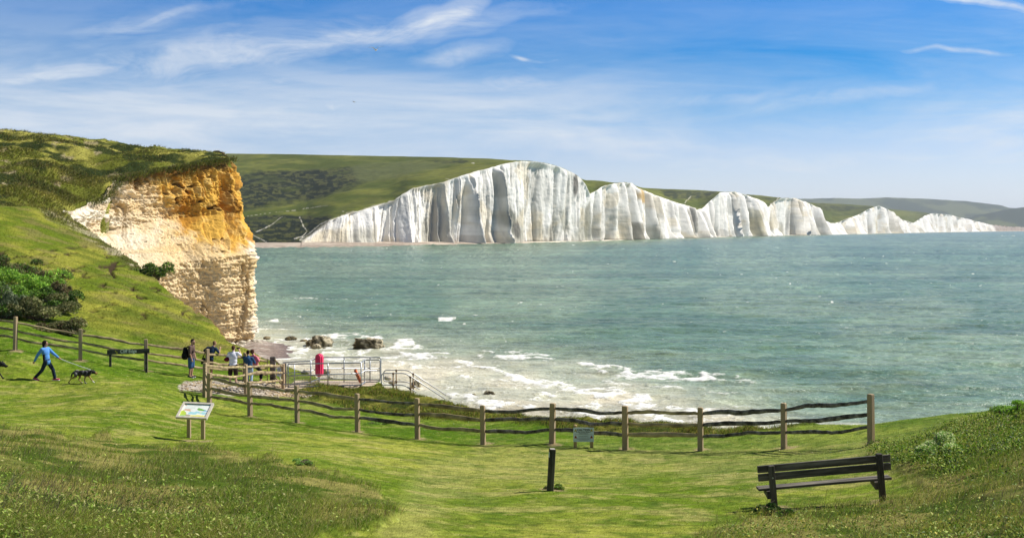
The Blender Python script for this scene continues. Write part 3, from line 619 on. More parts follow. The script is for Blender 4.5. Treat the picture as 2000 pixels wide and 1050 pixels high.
# ------------------------------------------------------------------ downs behind the cliffs
dpx = np.concatenate([np.linspace(300, 589, 290)[:-1], cpx]); nL = 289
SKYP = [(300, 300), (430, 300), (560, 301), (700, 304), (850, 306.5), (960, 310), (1010, 314), (1030, 320), (1084, 335), (1110, 345), (1141, 352), (1172, 353), (1200, 357), (1225, 361), (1244, 366), (1300, 369), (1360, 371), (1406, 374), (1446, 379), (1480, 381), (1525, 386), (1560, 391), (1577, 396), (1640, 398), (1703, 402), (1734, 408), (1802, 414), (1850, 421), (1900, 431), (1950, 441), (2060, 444)]
fY = np.concatenate([np.full(nL, 1040.0), cYt + 1.0]); fpyl = np.concatenate([HY + (CAMZ - 3.0) / 1040.0 * F * np.ones(nL), HY - (cZt - CAMZ) / cYt * F])
skY = np.where(dpx < 1010, np.interp(dpx, [300, 430, 800, 1010], [1950, 1900, 1750, 1560]), fY * 1.22 + 150)
skp = it(dpx, SKYP); skp = np.where(skp < fpyl - 0.3, skp, fpyl + 1.5) + (fb1(dpx * .08, dpx * 0, 3, 731) - .5) * .8
R2 = 150; t = np.linspace(0, 1, R2)[:, None]
kk_ = np.ones(31) / 31; fsm = np.convolve(np.pad(fpyl, 15, mode='edge'), kk_, 'valid'); skp = np.convolve(np.pad(skp, 7, mode='edge'), np.ones(15) / 15, 'valid')
Yd = fY[None] + (skY - fY)[None] * t ** 1.25
prog = np.where(dpx < 1010, 1.0, 1.0)
w0 = sst(0.06, 0.0, t); pyd = (fsm[None] * (1 - w0) + fpyl[None] * w0) + (skp[None] - (fsm[None] * (1 - w0) + fpyl[None] * w0)) * (t ** 0.9)
# beyond the skyline the ground falls away
Ex = np.linspace(0.02, 0.5, 10)[:, None]; Yd = np.vstack([Yd, skY[None] * (1 + Ex)]); pyd2 = np.vstack([pyd, HY - ((CAMZ - (skp[None] - HY) / F * skY[None]) - 60 * Ex - CAMZ) / (skY[None] * (1 + Ex)) * F])
Xd = (dpx[None] - CX) / F * Yd; Zd = CAMZ - (pyd2 - HY) / F * Yd
dp = np.repeat(dpx[None], len(Yd), 0).ravel(); dq = pyd2.ravel()
Zd = Zd + ((fbm(Xd / 60, Yd / 60, 4, 741) - .5) * 5 * sst(0, .2, np.vstack([t, Ex * 0 + 1])) * sst(1.0, .9, np.vstack([t, Ex * 0 + 1])))
nf = fbm(Xd.ravel() / 40, Yd.ravel() / 55, 5, 751); nf2 = fbm(dp * .07, dq * .22, 6, 761, .65)
gcol = lc((0.065, 0.085, 0.009), (0.15, 0.16, 0.026), sst(.35, .65, .5 * nf + .5 * fb1(dp * .012, dq * .12, 4, 753)))
scrub = lc((0.012, 0.019, 0.008), (0.075, 0.080, 0.022), sst(.48, .60, fbm(dp * .11, dq * .36, 5, 763, .65)))
def pl(pts, soft, amp, s=0): return sst(soft, -soft, sdist(dp, dq, pts) + (fbm(dp * .04, dq * .1, 4, s) - .5) * 2 * amp)
c_ = gcol
c_ = lc(c_, scrub, pl([(300, 338), (470, 338), (560, 331), (640, 330), (700, 325), (760, 335), (720, 352), (690, 368), (640, 385), (560, 398), (480, 412), (300, 420)], 5, 6, 771))
c_ = lc(c_, np.array((0.10, 0.115, 0.035))[None, :], pl([(680, 322), (800, 312), (900, 318), (850, 330), (760, 350), (700, 355)], 6, 4, 773) * .8)
c_ = lc(c_, scrub, pl([(830, 313), (900, 312), (935, 318), (900, 321), (850, 319)], 2, 3, 774) * .8)
c_ = lc(c_, scrub * 0.9, pl([(300, 424), (480, 424), (560, 423), (650, 422), (640, 434), (600, 470), (590, 480), (300, 480)], 2, 2, 772))
c_ = lc(c_, np.array((0.055, 0.07, 0.012))[None, :], sst(0.55, .7, nf) * .5)
c_ = lc(c_, scrub * 1.1, pl([(1290, 371), (1400, 374), (1380, 384), (1330, 392), (1300, 385)], 2, 4, 775) * .85)
c_ = lc(c_, scrub * 1.1, pl([(1446, 380), (1525, 388), (1500, 392)], 2, 2, 776) * .6)
c_ = lc(c_, scrub, pl([(1590, 398), (1700, 404), (1660, 412), (1610, 412)], 2, 3, 777) * .6)
wht = (0.62, 0.58, 0.48)
PATHS = [([(478, 424), (520, 418), (580, 412), (620, 405), (640, 402)], .9, .7), ([(500, 451), (530, 440), (552, 425)], 1.6, .9), ([(482, 452), (500, 462), (520, 472)], 1.3, .8), ([(585, 426), (592, 440), (600, 452), (590, 462), (575, 466)], 2.2, .9), ([(600, 470), (585, 468), (605, 455), (625, 438), (645, 429)], 2.5, .75),
         ([(668, 413), (672, 413)], 1.5, .9), ([(1337, 396), (1345, 388), (1350, 383)], 1.8, .8), ([(1170, 370), (1178, 364), (1186, 360)], 1., .7), ([(920, 320), (926, 320)], 1.4, .9), ([(870, 349), (880, 350)], 1.0, .9), ([(1505, 400), (1515, 392), (1520, 388)], 3, .8)]
for pts, wd, k in PATHS: c_ = lc(c_, np.array(wht)[None, :], sst(wd, wd * .4, sdist(dp, dq, pts, False) * 2.0 + (fbm(dp * .2, dq * .3, 2, 781) - .5) * wd * 1.6) * k * .85)
c_ = c_ * np.where(dp > 1560, 0.9, 1.0)[:, None]
# chalk showing on the trodden rim
rim = (np.vstack([t, Ex * 0 + 1]) + 0 * Xd).ravel(); c_ = lc(c_, np.array((0.5, 0.46, 0.36))[None, :], sst(0.02, 0.0, rim - (nf2 - .5) * .04) * (dp > 589) * .6)
me = np_mesh('downs', np.stack([Xd.ravel(), Yd.ravel(), Zd.ravel()], 1), grid_faces(len(Yd), len(dpx)), c_)
tag(link('downs', me, M['downs']), kind='structure')

# distant hills across the bay
def hill(name, sky_pts, Y0, Y1, colA, colB, seed):
    p = np.linspace(sky_pts[0][0], sky_pts[-1][0], 700); tz_ = CAMZ - (it(p, sky_pts) + (fb1(p * .06, p * 0, 4, seed) - .5) * 1.2 - HY) / F * Y1
    t = np.concatenate([np.linspace(0, 1, 40), [1.15, 1.4]])[:, None]; Yh = Y0 + (Y1 - Y0) * t + 0 * p[None]; Xh = (p[None] - CX) / F * Yh
    Zh = (tz_ * 1.0)[None] * np.clip(t, 0, 1) ** .8 - 40 * np.clip(t - 1, 0, 1) * 4 - 3
    n = fbm(Xh.ravel() / 300, Yh.ravel() / 500, 5, seed + 3)
    me = np_mesh(name, np.stack([Xh.ravel(), Yh.ravel(), Zh.ravel()], 1), grid_faces(len(t), 700), lc(colA, colB, sst(.42, .58, n)))
    tag(link(name, me, M['downs']), kind='structure')
hill('distant_hills', [(1380, 440), (1450, 400), (1520, 391), (1560, 388), (1617, 386), (1680, 387), (1730, 385), (1797, 387), (1850, 390), (1887, 392), (1930, 397), (1955, 400), (1970, 405), (2000, 406), (2100, 409), (2300, 415)], 9000, 10600, (0.04, 0.06, 0.03), (0.10, 0.12, 0.05), 801)
hill('near_hills', [(1760, 446), (1830, 436), (1901, 422), (1955, 410), (2000, 404), (2100, 398), (2300, 396)], 8650, 9200, (0.03, 0.05, 0.02), (0.11, 0.13, 0.04), 811)

# ------------------------------------------------------------------ air
hz = bpy.data.materials.new('haze_air'); hz.use_nodes = True; nt = hz.node_tree; nt.nodes.clear()
pv = nd(nt, 'ShaderNodeVolumePrincipled', {}, Color=(0.80, 0.87, 1.0, 1), Density=4.2e-5); pv.inputs['Anisotropy'].default_value = 0.1
o = nd(nt, 'ShaderNodeOutputMaterial'); nt.links.new(pv.outputs[0], o.inputs['Volume'])
hm = MB(); hm.box((7000, 6500, 150), (48000, 26000, 310))
ho = hm.build('haze', hz); tag(ho, 'pale sea haze that thins the colour of the far cliffs and hills', 'haze', kind='stuff')

# ================================================================== objects
M['post'] = pmat('weathered_post', (0.47, 0.345, 0.205), 0.9, 0.16, 7.0, 0.006, 30.0, 0.1, stretch=(1, 1, 0.15), color2=(0.33, 0.255, 0.165))
M['rail'] = pmat('cleft_rail', (0.27, 0.205, 0.125), 0.9, 0.22, 3.0, 0.008, 24.0, 0.1, color2=(0.42, 0.33, 0.18))
M['rail_shaded'] = pmat('shaded_rail', (0.085, 0.072, 0.058), 0.85, 0.3, 5.0, 0.008, 26.0, 0.15, color2=(0.20, 0.18, 0.155))  # darkened copy of the rail wood, the shade on the rails put into its colour
M['dark_wood'] = pmat('dark_stained_wood', (0.045, 0.04, 0.033), 0.75, 0.3, 6.0, 0.003, 60.0, 0.25, stretch=(0.2, 1, 1), color2=(0.085, 0.075, 0.06))
M['bench_wood'] = pmat('bench_wood', (0.085, 0.073, 0.056), 0.7, 0.3, 9.0, 0.004, 50.0, 0.3, stretch=(0.12, 1, 1), color2=(0.17, 0.15, 0.115))
M['stake'] = pmat('dark_post_wood', (0.05, 0.043, 0.034), 0.75, 0.3, 12.0, 0.004, 50.0, 0.2, stretch=(1, 1, 0.1), color2=(0.10, 0.088, 0.068))
M['steel'] = pmat('galvanised_steel', (0.42, 0.44, 0.46), 0.42, 0.06, 6.0, 0, 40, 0.5, metal=0.75)
M['rust'] = pmat('handrail_steel', (0.62, 0.60, 0.58), 0.45, 0.1, 6.0, metal=0.5)
M['clamp'] = pmat('rusty_clamp', (0.16, 0.10, 0.06), 0.8, 0.2, 20)
M['wire'] = pmat('mesh_wire', (0.35, 0.35, 0.34), 0.5, 0.05, 4, metal=0.5)
M['red'] = pmat('red_plastic', (0.80, 0.035, 0.13), 0.35, 0.04, 3, spec=0.5)
M['orange'] = pmat('orange_plastic', (0.62, 0.13, 0.03), 0.4, 0.05, 3, spec=0.5)
M['white'] = pmat('white_paint', (0.78, 0.78, 0.76), 0.5, 0.03, 5)
M['cream'] = pmat('weathered_frame', (0.55, 0.50, 0.42), 0.7, 0.12, 12)
M['signface'] = pmat('sign_face', (0.62, 0.72, 0.78), 0.4, 0.02, 5)
M['black'] = pmat('black_print', (0.015, 0.015, 0.015), 0.6, 0.02, 5)
M['greyprint'] = pmat('grey_print', (0.10, 0.13, 0.15), 0.6, 0.02, 5)
M['yellow'] = pmat('yellow_print', (0.75, 0.58, 0.02), 0.5, 0.02, 5)
M['redprint'] = pmat('red_print', (0.5, 0.03, 0.03), 0.5, 0.02, 5)
M['carved'] = pmat('cream_lettering', (0.80, 0.78, 0.66), 0.7, 0.05, 20)
M['newpost'] = pmat('new_timber', (0.42, 0.30, 0.13), 0.8, 0.12, 10, stretch=(1, 1, 0.2))
M['concrete'] = pmat('concrete', (0.52, 0.43, 0.32), 0.9, 0.1, 3.0, 0.004, 40)
M['print'] = pmat('map_print', None, 0.45, 0.02, 5, attr=True)
M['rock'] = pmat('rock', None, 0.9, 0.25, 1.6, 0.10, 4.0, 0.2, attr=True, detail=9.0)
M['skin'] = pmat('skin', (0.50, 0.28, 0.19), 0.6, 0.04, 10)
M['skin_pale'] = pmat('pale_skin', (0.62, 0.38, 0.29), 0.6, 0.04, 10)
M['fur'] = pmat('fur', None, 0.85, 0.15, 30.0, 0.004, 90, attr=True)
M['plumage'] = pmat('plumage', None, 0.7, 0.03, 30.0, attr=True)
def cloth(name, c, var=0.10): 
    M[name] = pmat(name, c, 0.9, var, 9.0, 0.006, 16.0, 0.1); return M[name]
cloth('blue_jacket', (0.10, 0.27, 0.62)); cloth('navy_jeans', (0.018, 0.028, 0.05)); cloth('brown_tee', (0.13, 0.085, 0.07)); cloth('denim', (0.045, 0.10, 0.22)); cloth('black_cloth', (0.012, 0.012, 0.014))
cloth('navy_tee', (0.022, 0.045, 0.085)); cloth('white_tee', (0.78, 0.78, 0.86), 0.04); cloth('dark_brown', (0.035, 0.024, 0.018)); cloth('blue_jumper', (0.035, 0.09, 0.19)); cloth('pale_denim', (0.36, 0.47, 0.62)); cloth('pink_top', (0.68, 0.20, 0.25))
cloth('maroon', (0.14, 0.015, 0.03)); cloth('hair_dark', (0.018, 0.011, 0.008)); cloth('hair_brown', (0.09, 0.045, 0.028)); cloth('hair_fair', (0.22, 0.13, 0.07)); cloth('hair_curly', (0.10, 0.045, 0.03)); cloth('pink_shoe', (0.62, 0.05, 0.14)); cloth('grey_shoe', (0.10, 0.10, 0.11))

def GF(px, py, Yg, tol=0.12):
    """the ground point whose image is nearest (px, py), looked for round the distance Yg"""
    ys_ = np.linspace(Yg * (1 - tol), Yg * (1 + tol), 121); xs_ = (px - CX) / F * ys_
    z = bil(Zg, xs_, ys_); q = HY - (z - CAMZ) / ys_ * F
    k = int(np.argmin(np.abs(q - py) + 0.15 * np.abs(ys_ - Yg)))
    return Vector((xs_[k], ys_[k], z[k]))

# ---- post and rail fences
def fence(name, label, posts, fr, skip=(), rmats=None, tan=0.62, seed=1, pw=0.155):
    """posts: (px, py_base, Y, height in photo pixels)"""
    R = random.Random(seed)
    base = [GF(p[0], p[1], p[2]) for p in posts]; hs = [p[3] * b.y / F for p, b in zip(posts, base)]
    root = empty(name, base[0]); tag(root, label, 'fence', 'cleft post and rail fences')
    o0 = base[0]
    for k, (b, h) in enumerate(zip(base, hs)):
        d = (base[min(k + 1, len(base) - 1)] - base[max(k - 1, 0)]); az = math.atan2(d.y, d.x)
        lean = Matrix.Rotation(R.uniform(-.018, .018), 3, 'X') @ Matrix.Rotation(R.uniform(-.018, .018), 3, 'Y') @ Matrix.Rotation(az + R.uniform(-.12, .12), 3, 'Z')
        mb = MB(); w = pw * R.uniform(0.94, 1.08)
        mb.box(b - o0 + Vector((0, 0, h / 2 - 0.10)), (w, w * 0.86, h + 0.2), lean, R.uniform(0.90, 0.98), 0.015)
        mb.build('post', M['post'], root)
    for k in range(len(base) - 1):
        for j, f in enumerate(fr):
            if (k, j) in skip: continue
            f1 = f + R.uniform(-.02, .02); f2 = f + R.uniform(-.02, .02)
            a = base[k] - o0 + Vector((0, 0, hs[k] * f1)); b = base[k + 1] - o0 + Vector((0, 0, hs[k + 1] * f2))
            d = b - a; L = d.length; n = max(6, int(L / 0.16)); ph = R.uniform(0, 9); am = R.uniform(0.008, 0.026) * min(L / 2, 1.2); kx_ = R.uniform(.2, .8); kh = R.uniform(-.06, .07) * min(L / 2, 1); sag = R.uniform(-0.03, 0.05)
            pts = []; rs = []
            for i in range(n + 1):
                t = i / n; e = math.sin(math.pi * t)
                w = math.sin(t * 4.2 + ph) * am * e + math.sin(t * 10.5 + ph * 2) * am * .4 * e - sag * e + (R.random() - .5) * 0.022 + kh * (1 - min(abs(t - kx_) / .3, 1)) * e
                side = math.sin(t * 5 + ph * 1.7) * 0.03 * e
                p = a + d * t; pts.append((p.x - d.y / L * side, p.y + d.x / L * side, p.z + w))
                rs.append((0.82 + 0.30 * math.sin(t * 3.1 + ph) * e * .6 + 0.45 * e * (R.random() * .3 + .35)) * (0.62 if i in (0, n) else 1))
            mb = MB(); mb.tube(pts, rs, 8, True, sq=(0.034, R.uniform(0.048, 0.062)), up=(0, 0, 1))
            m = rmats[k] if rmats else 'rail'
            mb.build('rail', M[m], root)
    return root, base, hs
FR = (0.86, 0.60, 0.355)
fence('post_and_rail_fence', 'long curving three-rail timber fence in front of the sea, ending at the tallest post', 
      [(409, 800, 40.5, 72), (488, 812, 39, 67), (580, 825, 37.5, 73), (698, 843, 36, 75), (815, 857, 35, 80), (943, 868, 34, 77), (1079, 866, 33, 79), (1221, 878, 32, 86), (1368, 880, 31.2, 85), (1531, 876, 30, 89), (1701, 866, 28, 97)],
      FR, rmats=['rail', 'rail', 'rail', 'rail_shaded', 'rail', 'rail_shaded', 'rail_shaded', 'rail', 'rail_shaded', 'rail_shaded'], seed=5)
fence('post_and_rail_fence', 'three-rail timber fence at the foot of the hillside behind the walkers, left of the gate',
      [(-100, 660, 45.5, 66), (30, 683, 46.5, 65), (157, 703, 47.5, 61), (285, 725, 48.5, 63), (405, 740, 50.3, 59), (478, 744, 51.7, 56)], (0.83, 0.58, 0.36), seed=9, pw=0.155)
fence('post_and_rail_fence', 'short inner three-rail timber fence beside the gravel path, nearer side of the gate', [(400, 775, 43, 67), (480, 769, 47.5, 58), (553, 761, 51.2, 51)], (0.91, 0.65, 0.37), seed=13)
# the two short fences close the corner and the gap to the gate
fence('post_and_rail_fence', 'short end bay of timber rails reaching the thick gatepost behind the watchers', [(478.5, 744, 52.1, 50), (522, 747, 53.2, 48)], (0.86, 0.55, 0.30), seed=17, pw=0.05)
fence('post_and_rail_fence', 'very short steep bay of rails closing the fence corner behind the map board', [(400.5, 776, 42.3, 60), (407.5, 794, 40.9, 62)], (0.86, 0.60, 0.33), seed=19, pw=0.06)

# ---- gate
def gate():
    a = GF(533, 748, 53.4); b = GF(556, 760, 51.6)
    root = empty('wooden_gate', a); tag(root, 'small dark timber gate with a cross brace and a pale notice, between two thick posts', 'gate')
    b = b - a; a = Vector((0, 0, 0)); h1 = 1.28; h2 = 1.22
    for p, h, w in ((a, h1, 0.27), (b, h2, 0.16)):
        mb = MB(); mb.box(p + Vector((0, 0, h / 2 - .1)), (w, 0.2, h + .2), None, 0.95, 0.02); mb.build('gatepost', M['rail_shaded'], root)
    for z1, z2 in ((1.14, 0.98), (0.30, 0.16)):
        mb = MB(); mb.tube([a + Vector((0.1, -0.05, z1)), b + Vector((-.06, 0.0, z2))], 1, 8, sq=(0.03, 0.045), up=(0, 0, 1)); mb.build('gate_rail', M['rail'], root)
    mb = MB(); mb.tube([a + Vector((0.12, -0.04, .3)), a.lerp(b, .75) + Vector((0, 0, 1.02))], 1, 8, sq=(0.02, 0.035)); mb.build('brace', M['cream'], root)
    mb = MB(); mb.tube([a + Vector((0.12, -0.06, .95)), b + Vector((-.1, 0, .22))], 1, 8, sq=(0.02, 0.035)); mb.build('brace', M['cream'], root)
    c = a.lerp(b, .58) + Vector((0, -0.08, .72)); mb = MB(); mb.box(c, (0.20, 0.02, 0.44)); mb.build('notice', M['signface'], root)
    mb = MB()
    for i in range(7): mb.box(c + Vector((-0.01, -0.014, .15 - i * .045)), (0.15 - (i % 3) * .03, 0.006, 0.010))
    mb.build('notice_text', M['greyprint'], bpy.data.objects[root.children[-1].name])
gate()

# ---- writing
def text_mesh(s, size, name='lettering', bold=0.0):
    c = bpy.data.curves.new(name, 'FONT'); c.body = s; c.size = size; c.align_x = 'CENTER'; c.align_y = 'CENTER'; c.extrude = 0.002; c.offset = bold
    o = bpy.data.objects.new(name, c); COL.objects.link(o); bpy.context.view_layer.update()
    dg = bpy.context.evaluated_depsgraph_get(); me = bpy.data.meshes.new_from_object(o.evaluated_get(dg))
    bpy.data.objects.remove(o); bpy.data.curves.remove(c); me.name = name; return me
def put_text(s, size, loc, m, parent, name='lettering', bold=0.0, rot=None, sx=1.0):
    o = link(name, text_mesh(s, size, name, bold), m, parent); o.location = loc; o.rotation_euler = rot or (math.radians(90), 0, 0); o.scale = (sx, 1, 1); return o

# ---- "Cliff Edge" sign
a = GF(215.5, 715.5, 46.0); b = GF(286, 727, 46.0); mid_ = (a + b) / 2; az = math.atan2(b.y - a.y, b.x - a.x)
root = empty('cliff_edge_sign', mid_, az); tag(root, 'low dark timber sign reading Cliff Edge, standing in front of the left fence', 'sign')
Ls = (b - a).xy.length; px_m = 46.0 / F; hL = 31 * px_m; hR = 43 * px_m; dz = (b.z - a.z)
for s_, h, zz in ((-1, hL, -dz / 2), (1, hR, dz / 2)):
    mb = MB(); mb.box((s_ * Ls / 2, 0, zz + h / 2 - .1), (0.10, 0.10, h + .2), None, 1, 0.008); mb.build('post', M['dark_wood'], root)
bz0 = P(250, 694.5, 46.0).z - mid_.z
mb = MB(); mb.box((0, -0.07, bz0), (Ls + 0.26, 0.05, 9.6 * px_m)); board = mb.build('board', M['dark_wood'], root)
put_text('Cliff Edge', 0.205, (0.0, -0.098, bz0 + 0.01), M['carved'], board, bold=0.005, sx=0.86)
mb = MB()
for dx_, dz_ in ((-0.025, 0.03), (0.025, -0.01), (0.035, -0.045)):
    mb.add([(-.50 + dx_ - .028, -.099, bz0 + dz_ - .02), (-.50 + dx_ + .028, -.099, bz0 + dz_ - .02), (-.50 + dx_, -.099, bz0 + dz_ + .035), (-.50 + dx_ - .028, -.094, bz0 + dz_ - .02), (-.50 + dx_ + .028, -.094, bz0 + dz_ - .02), (-.50 + dx_, -.094, bz0 + dz_ + .035)], [(0, 1, 2), (5, 4, 3), (0, 3, 4, 1), (1, 4, 5, 2), (2, 5, 3, 0)])
mb.build('yellow_mark', M['yellow'], board)

# ---- caution sign
a = GF(1123.5, 874, 31.2); b = GF(1155.5, 874, 31.2); b.y = a.y; b.x = a.x + 32 * a.y / F; mid_ = (a + b) / 2; pm = a.y / F
root = empty('caution_sign', mid_); tag(root, 'pale caution notice board on two short capped timber posts by the long fence', 'sign')
for s_ in (-1, 1):
    mb = MB(); h = 44 * pm; x = s_ * 16 * pm
    mb.box((x, 0, h / 2 - .12), (6.4 * pm, 0.09, h + .2), None, 1, 0.004); po = mb.build('post', M['newpost'], root)
    mb = MB(); mb.ell((x, 0, h - 0.01), (3.6 * pm, 0.055, 0.032), None, 12, 8); mb.build('post_cap', M['newpost'], po, True)
zc_ = P(1140, 847.5, a.y).z - mid_.z
mb = MB(); mb.box((0, -0.058, zc_), (40 * pm, 0.014, 27.5 * pm)); pn = mb.build('panel', M['signface'], root)
put_text('CAUTION', 0.076, (0, -0.067, zc_ + 0.142), M['black'], pn, bold=0.0028, sx=1.12)
mb = MB(); mb.box((0, -0.0665, zc_ + 0.108), (0.31, 0.003, 0.004)); mb.build('rule', M['black'], pn)
put_text('Be aware that large cliff falls are', 0.036, (0, -0.067, zc_ + 0.078), M['black'], pn, bold=0.0012, sx=0.92)
put_text('common in this area', 0.036, (0, -0.067, zc_ + 0.036), M['black'], pn, bold=0.0012, sx=0.92)
for zz, w_ in ((0.006, .52), (-.030, .30), (-.046, .26), (-.062, .31), (-.100, .50), (-.122, .36), (-.142, .42), (-.160, .26)):
    mb = MB(); x = -w_ / 2; R = random.Random(int(zz * 1000))
    while x < w_ / 2 - .01:
        l = R.uniform(.012, .05); l = min(l, w_ / 2 - x); mb.box((x + l / 2, -0.0665, zc_ + zz), (l, 0.003, 0.007)); x += l + .008
    mb.build('small_print', M['greyprint'], pn)
def tri(cx_, cz_, r, y0, y1):
    m_ = MB(); V = [(cx_ - r, y0, cz_ - r * .8), (cx_ + r, y0, cz_ - r * .8), (cx_, y0, cz_ + r * .9)]; V += [(v[0], y1, v[2]) for v in V]
    m_.add(V, [(0, 1, 2), (5, 4, 3), (0, 3, 4, 1), (1, 4, 5, 2), (2, 5, 3, 0)]); return m_
for sx_ in (-1, 1):
    x = sx_ * .232
    o_ = tri(x, zc_ + .135, .044, -.0675, -.066).build('warning_triangle', M['black'], pn); tri(x, zc_ + .134, .032, -.069, -.0676).build('warning_triangle', M['yellow'], pn)
    mb = MB(); mb.box((x, -.070, zc_ + .137), (.008, .002, .026)); mb.box((x, -.070, zc_ + .114), (.008, .002, .007)); mb.build('exclamation_mark', M['black'], pn)
    tri(x, zc_ - .060, .044, -.0675, -.066).build('warning_triangle', M['redprint'], pn); 
    mb = MB(); mb.ell((x, -.069, zc_ - .062), (.017, .003, .020)); mb.build('pictogram', M['black'], pn)
# worn scraper at the middle letters of the heading
mb = MB(); mb.box((-0.015, -0.0705, zc_ + .142), (0.045, 0.002, 0.030), Matrix.Rotation(.4, 3, 'Y')); mb.build('scuff', M['signface'], pn)

# ---- map board
LL, LR, UR, UL = P(345, 814, 28.5), P(401.5, 817, 28.45), P(416, 789, 28.95), P(361, 787, 29.0)
fa = GF(369, 854, 28.7); fb = GF(396.5, 857, 28.65)
root = empty('map_board', (fa + fb) / 2); tag(root, 'tilted visitor map board on two timber legs on the lawn at left', 'information board'); o0 = root.location.copy()
ex = ((LR - LL) + (UR - UL)).normalized(); ey = ((UL - LL) + (UR - LR)); ey = (ey - ex * ey.dot(ex)).normalized(); en = ex.cross(ey).normalized()
cc_ = (LL + LR + UR + UL) / 4 - o0; wB = (LR - LL).length; hB = (UL - LL).length
sk = ((UL - LL).dot(ex))
RB_ = Matrix((ex, ey, en)).transposed()
for f_, xx in ((fa, -.36), (fb, .12)):
    top = cc_ + ex * (xx * wB) * 1.0 - en * .05; bt = f_ - o0; top = Vector((bt.x, bt.y, max(0.5, cc_.z - 0.10)))
    mb = MB(); mb.box(((bt + top) / 2 - Vector((0, 0, .08))), (0.095, 0.095, (top - bt).length + .16), None, 1, .008); mb.build('leg', M['post'], root)
mb = MB(); mb.box(cc_ - en * .02, (wB * .98, hB * .94, .03), RB_); pnl = mb.build('panel', M['white'], root)
mb = MB(); t_ = .055
for (x, y, dx_, dy_) in ((0, hB / 2, wB + t_, t_), (0, -hB / 2, wB + t_, t_)): mb.box(cc_ + ex * x + ey * y, (dx_, dy_, .065), RB_)
for s_ in (-1, 1): mb.box(cc_ + ex * s_ * wB / 2, (t_, hB - t_, .065), RB_)
mb.build('frame', M['cream'], root)
n1_, n2_ = 110, 74
gx_, gy_ = np.meshgrid(np.linspace(0, 1, n1_), np.linspace(0, 1, n2_)); gxx, gyy = gx_.ravel(), gy_.ravel()
pc = np.tile(np.array((.78, .82, .76)), (len(gxx), 1)); wn = (fbm(gxx * 5, gyy * 5, 3, 900) - .5) * .16
def mpoly(pts, col): 
    global pc
    pc = lc(pc, np.array(col)[None, :], sst(.008, -.008, sdist(gxx, gyy, pts) + wn * .5))
mpoly([(0, .93), (1, .93), (1, 1.02), (0, 1.02)], (.10, .48, .40)); mpoly([(0, 0), (.22, 0), (.22, .35), (.06, .52), (0, .45)], (.48, .62, .08)); mpoly([(0, .0), (.3, 0), (.28, .15), (.02, .15)], (.35, .60, .22)); mpoly([(.22, .0), (.4, 0), (.42, .18), (.24, .2)], (.42, .40, .25))
mpoly([(.4, .0), (.97, 0), (.97, .16), (.7, .2), (.42, .16)], (.80, .76, .18)); mpoly([(.32, .22), (.6, .22), (.62, .32), (.9, .22), (.97, .30), (.97, .42), (.55, .46), (.5, .36), (.36, .42), (.3, .34)], (.36, .64, .68)); mpoly([(.05, .5), (.2, .5), (.35, .42), (.3, .56), (.1, .58)], (.70, .50, .30)); mpoly([(.1, .55), (.42, .55), (.4, .60), (.12, .60)], (.62, .35, .22))
mpoly([(.52, .62), (.62, .52), (.95, .50), (.85, .60), (.6, .72)], (.20, .45, .10)); mpoly([(.80, .50), (.98, .46), (.98, .52), (.86, .56)], (.15, .45, .7)); mpoly([(.7, .35), (.78, .35), (.78, .42), (.7, .42)], (.80, .70, .45))
lines = ((np.sin(gyy * 160) > .2) & (((gxx > .08) & (gxx < .45) & (gyy > .66) & (gyy < .85)) | ((gxx > .5) & (gxx < .9) & (gyy > .04) & (gyy < .12))))
pc[lines] *= np.array((.72, .80, .78)); hd = (np.abs(gyy - .885) < .018) & (np.abs(gxx - .52) < .14) & (np.sin(gxx * 170) > -.4); pc[hd] = (.2, .25, .25); rd = np.hypot((gxx - .07), (gyy - .90)) < .03; pc[rd] = (.7, .25, .1)
Vp = [tuple(cc_ + ex * ((u - .5) * (wB - t_)) + ey * ((v - .5) * (hB - t_)) + en * .001) for u, v in zip(gxx, gyy)]
o_ = link('map_print', np_mesh('map_print', np.array(Vp), grid_faces(n2_, n1_), pc), M['print'], pnl)

# ---- waymarker post
f_ = GF(1074.5, 958, 20.0); t_ = P(1079, 876, f_.y); hh = t_.z - f_.z
root = empty('waymarker_post', f_, 0, (0, math.radians(3.2), math.radians(8))); tag(root, 'single dark waymarker post standing alone on the lawn in the middle', 'post')
mb = MB(); mb.box((0, 0, hh / 2 - .1), (0.108, 0.108, hh + .2), None, 1, 0.008); po = mb.build('post', M['stake'], root)
mb = MB(); mb.box((0, 0, hh + .001), (0.085, 0.085, 0.006)); mb.build('sawn_top', M['cream'], root)
mb = MB(); mb.box((-0.056, -.02, hh - .10), (0.008, 0.05, 0.09)); mb.build('waymark_plate', M['signface'], root)

# ---- bench
fL = GP(1513, 16.45); fR = GP(1725, 16.45); mid_ = (fL + fR) / 2; az = math.atan2(fR.y - fL.y, fR.x - fL.x)
root = empty('bench', mid_, 0, (0, -math.radians(5.0), az)); tag(root, 'old dark timber bench seen from behind, looking out to sea at right', 'bench')
sp = (fR - fL).xy.length; dzf = (fR.z - fL.z); pmb = 16.4 / F
for s_ in (-1, 1):
    mb = MB(); hleg = (87 if s_ < 0 else 95) * pmb; zt = 0.655 if s_ < 0 else 0.69
    mb.box((s_ * sp / 2, 0, zt / 2 - .10), (0.085, 0.085, zt + .25), None, 1, 0.006); lg = mb.build('leg', M['stake'], root)
    mb = MB(); V = [(s_ * sp / 2 - .03 + .08 * (-s_) * 0, .04, .285), (s_ * sp / 2 - .03, .30, .285), (s_ * sp / 2 - .03, .26, .22), (s_ * sp / 2 - .03, .04, .17)]
    V += [(v[0] + .06, v[1], v[2]) for v in V]; mb.add([(v[0] - .055, v[1], v[2]) for v in V], [(0, 1, 2, 3), (7, 6, 5, 4), (0, 4, 5, 1), (1, 5, 6, 2), (2, 6, 7, 3), (3, 7, 4, 0)]); mb.build('bracket', M['bench_wood'], root)
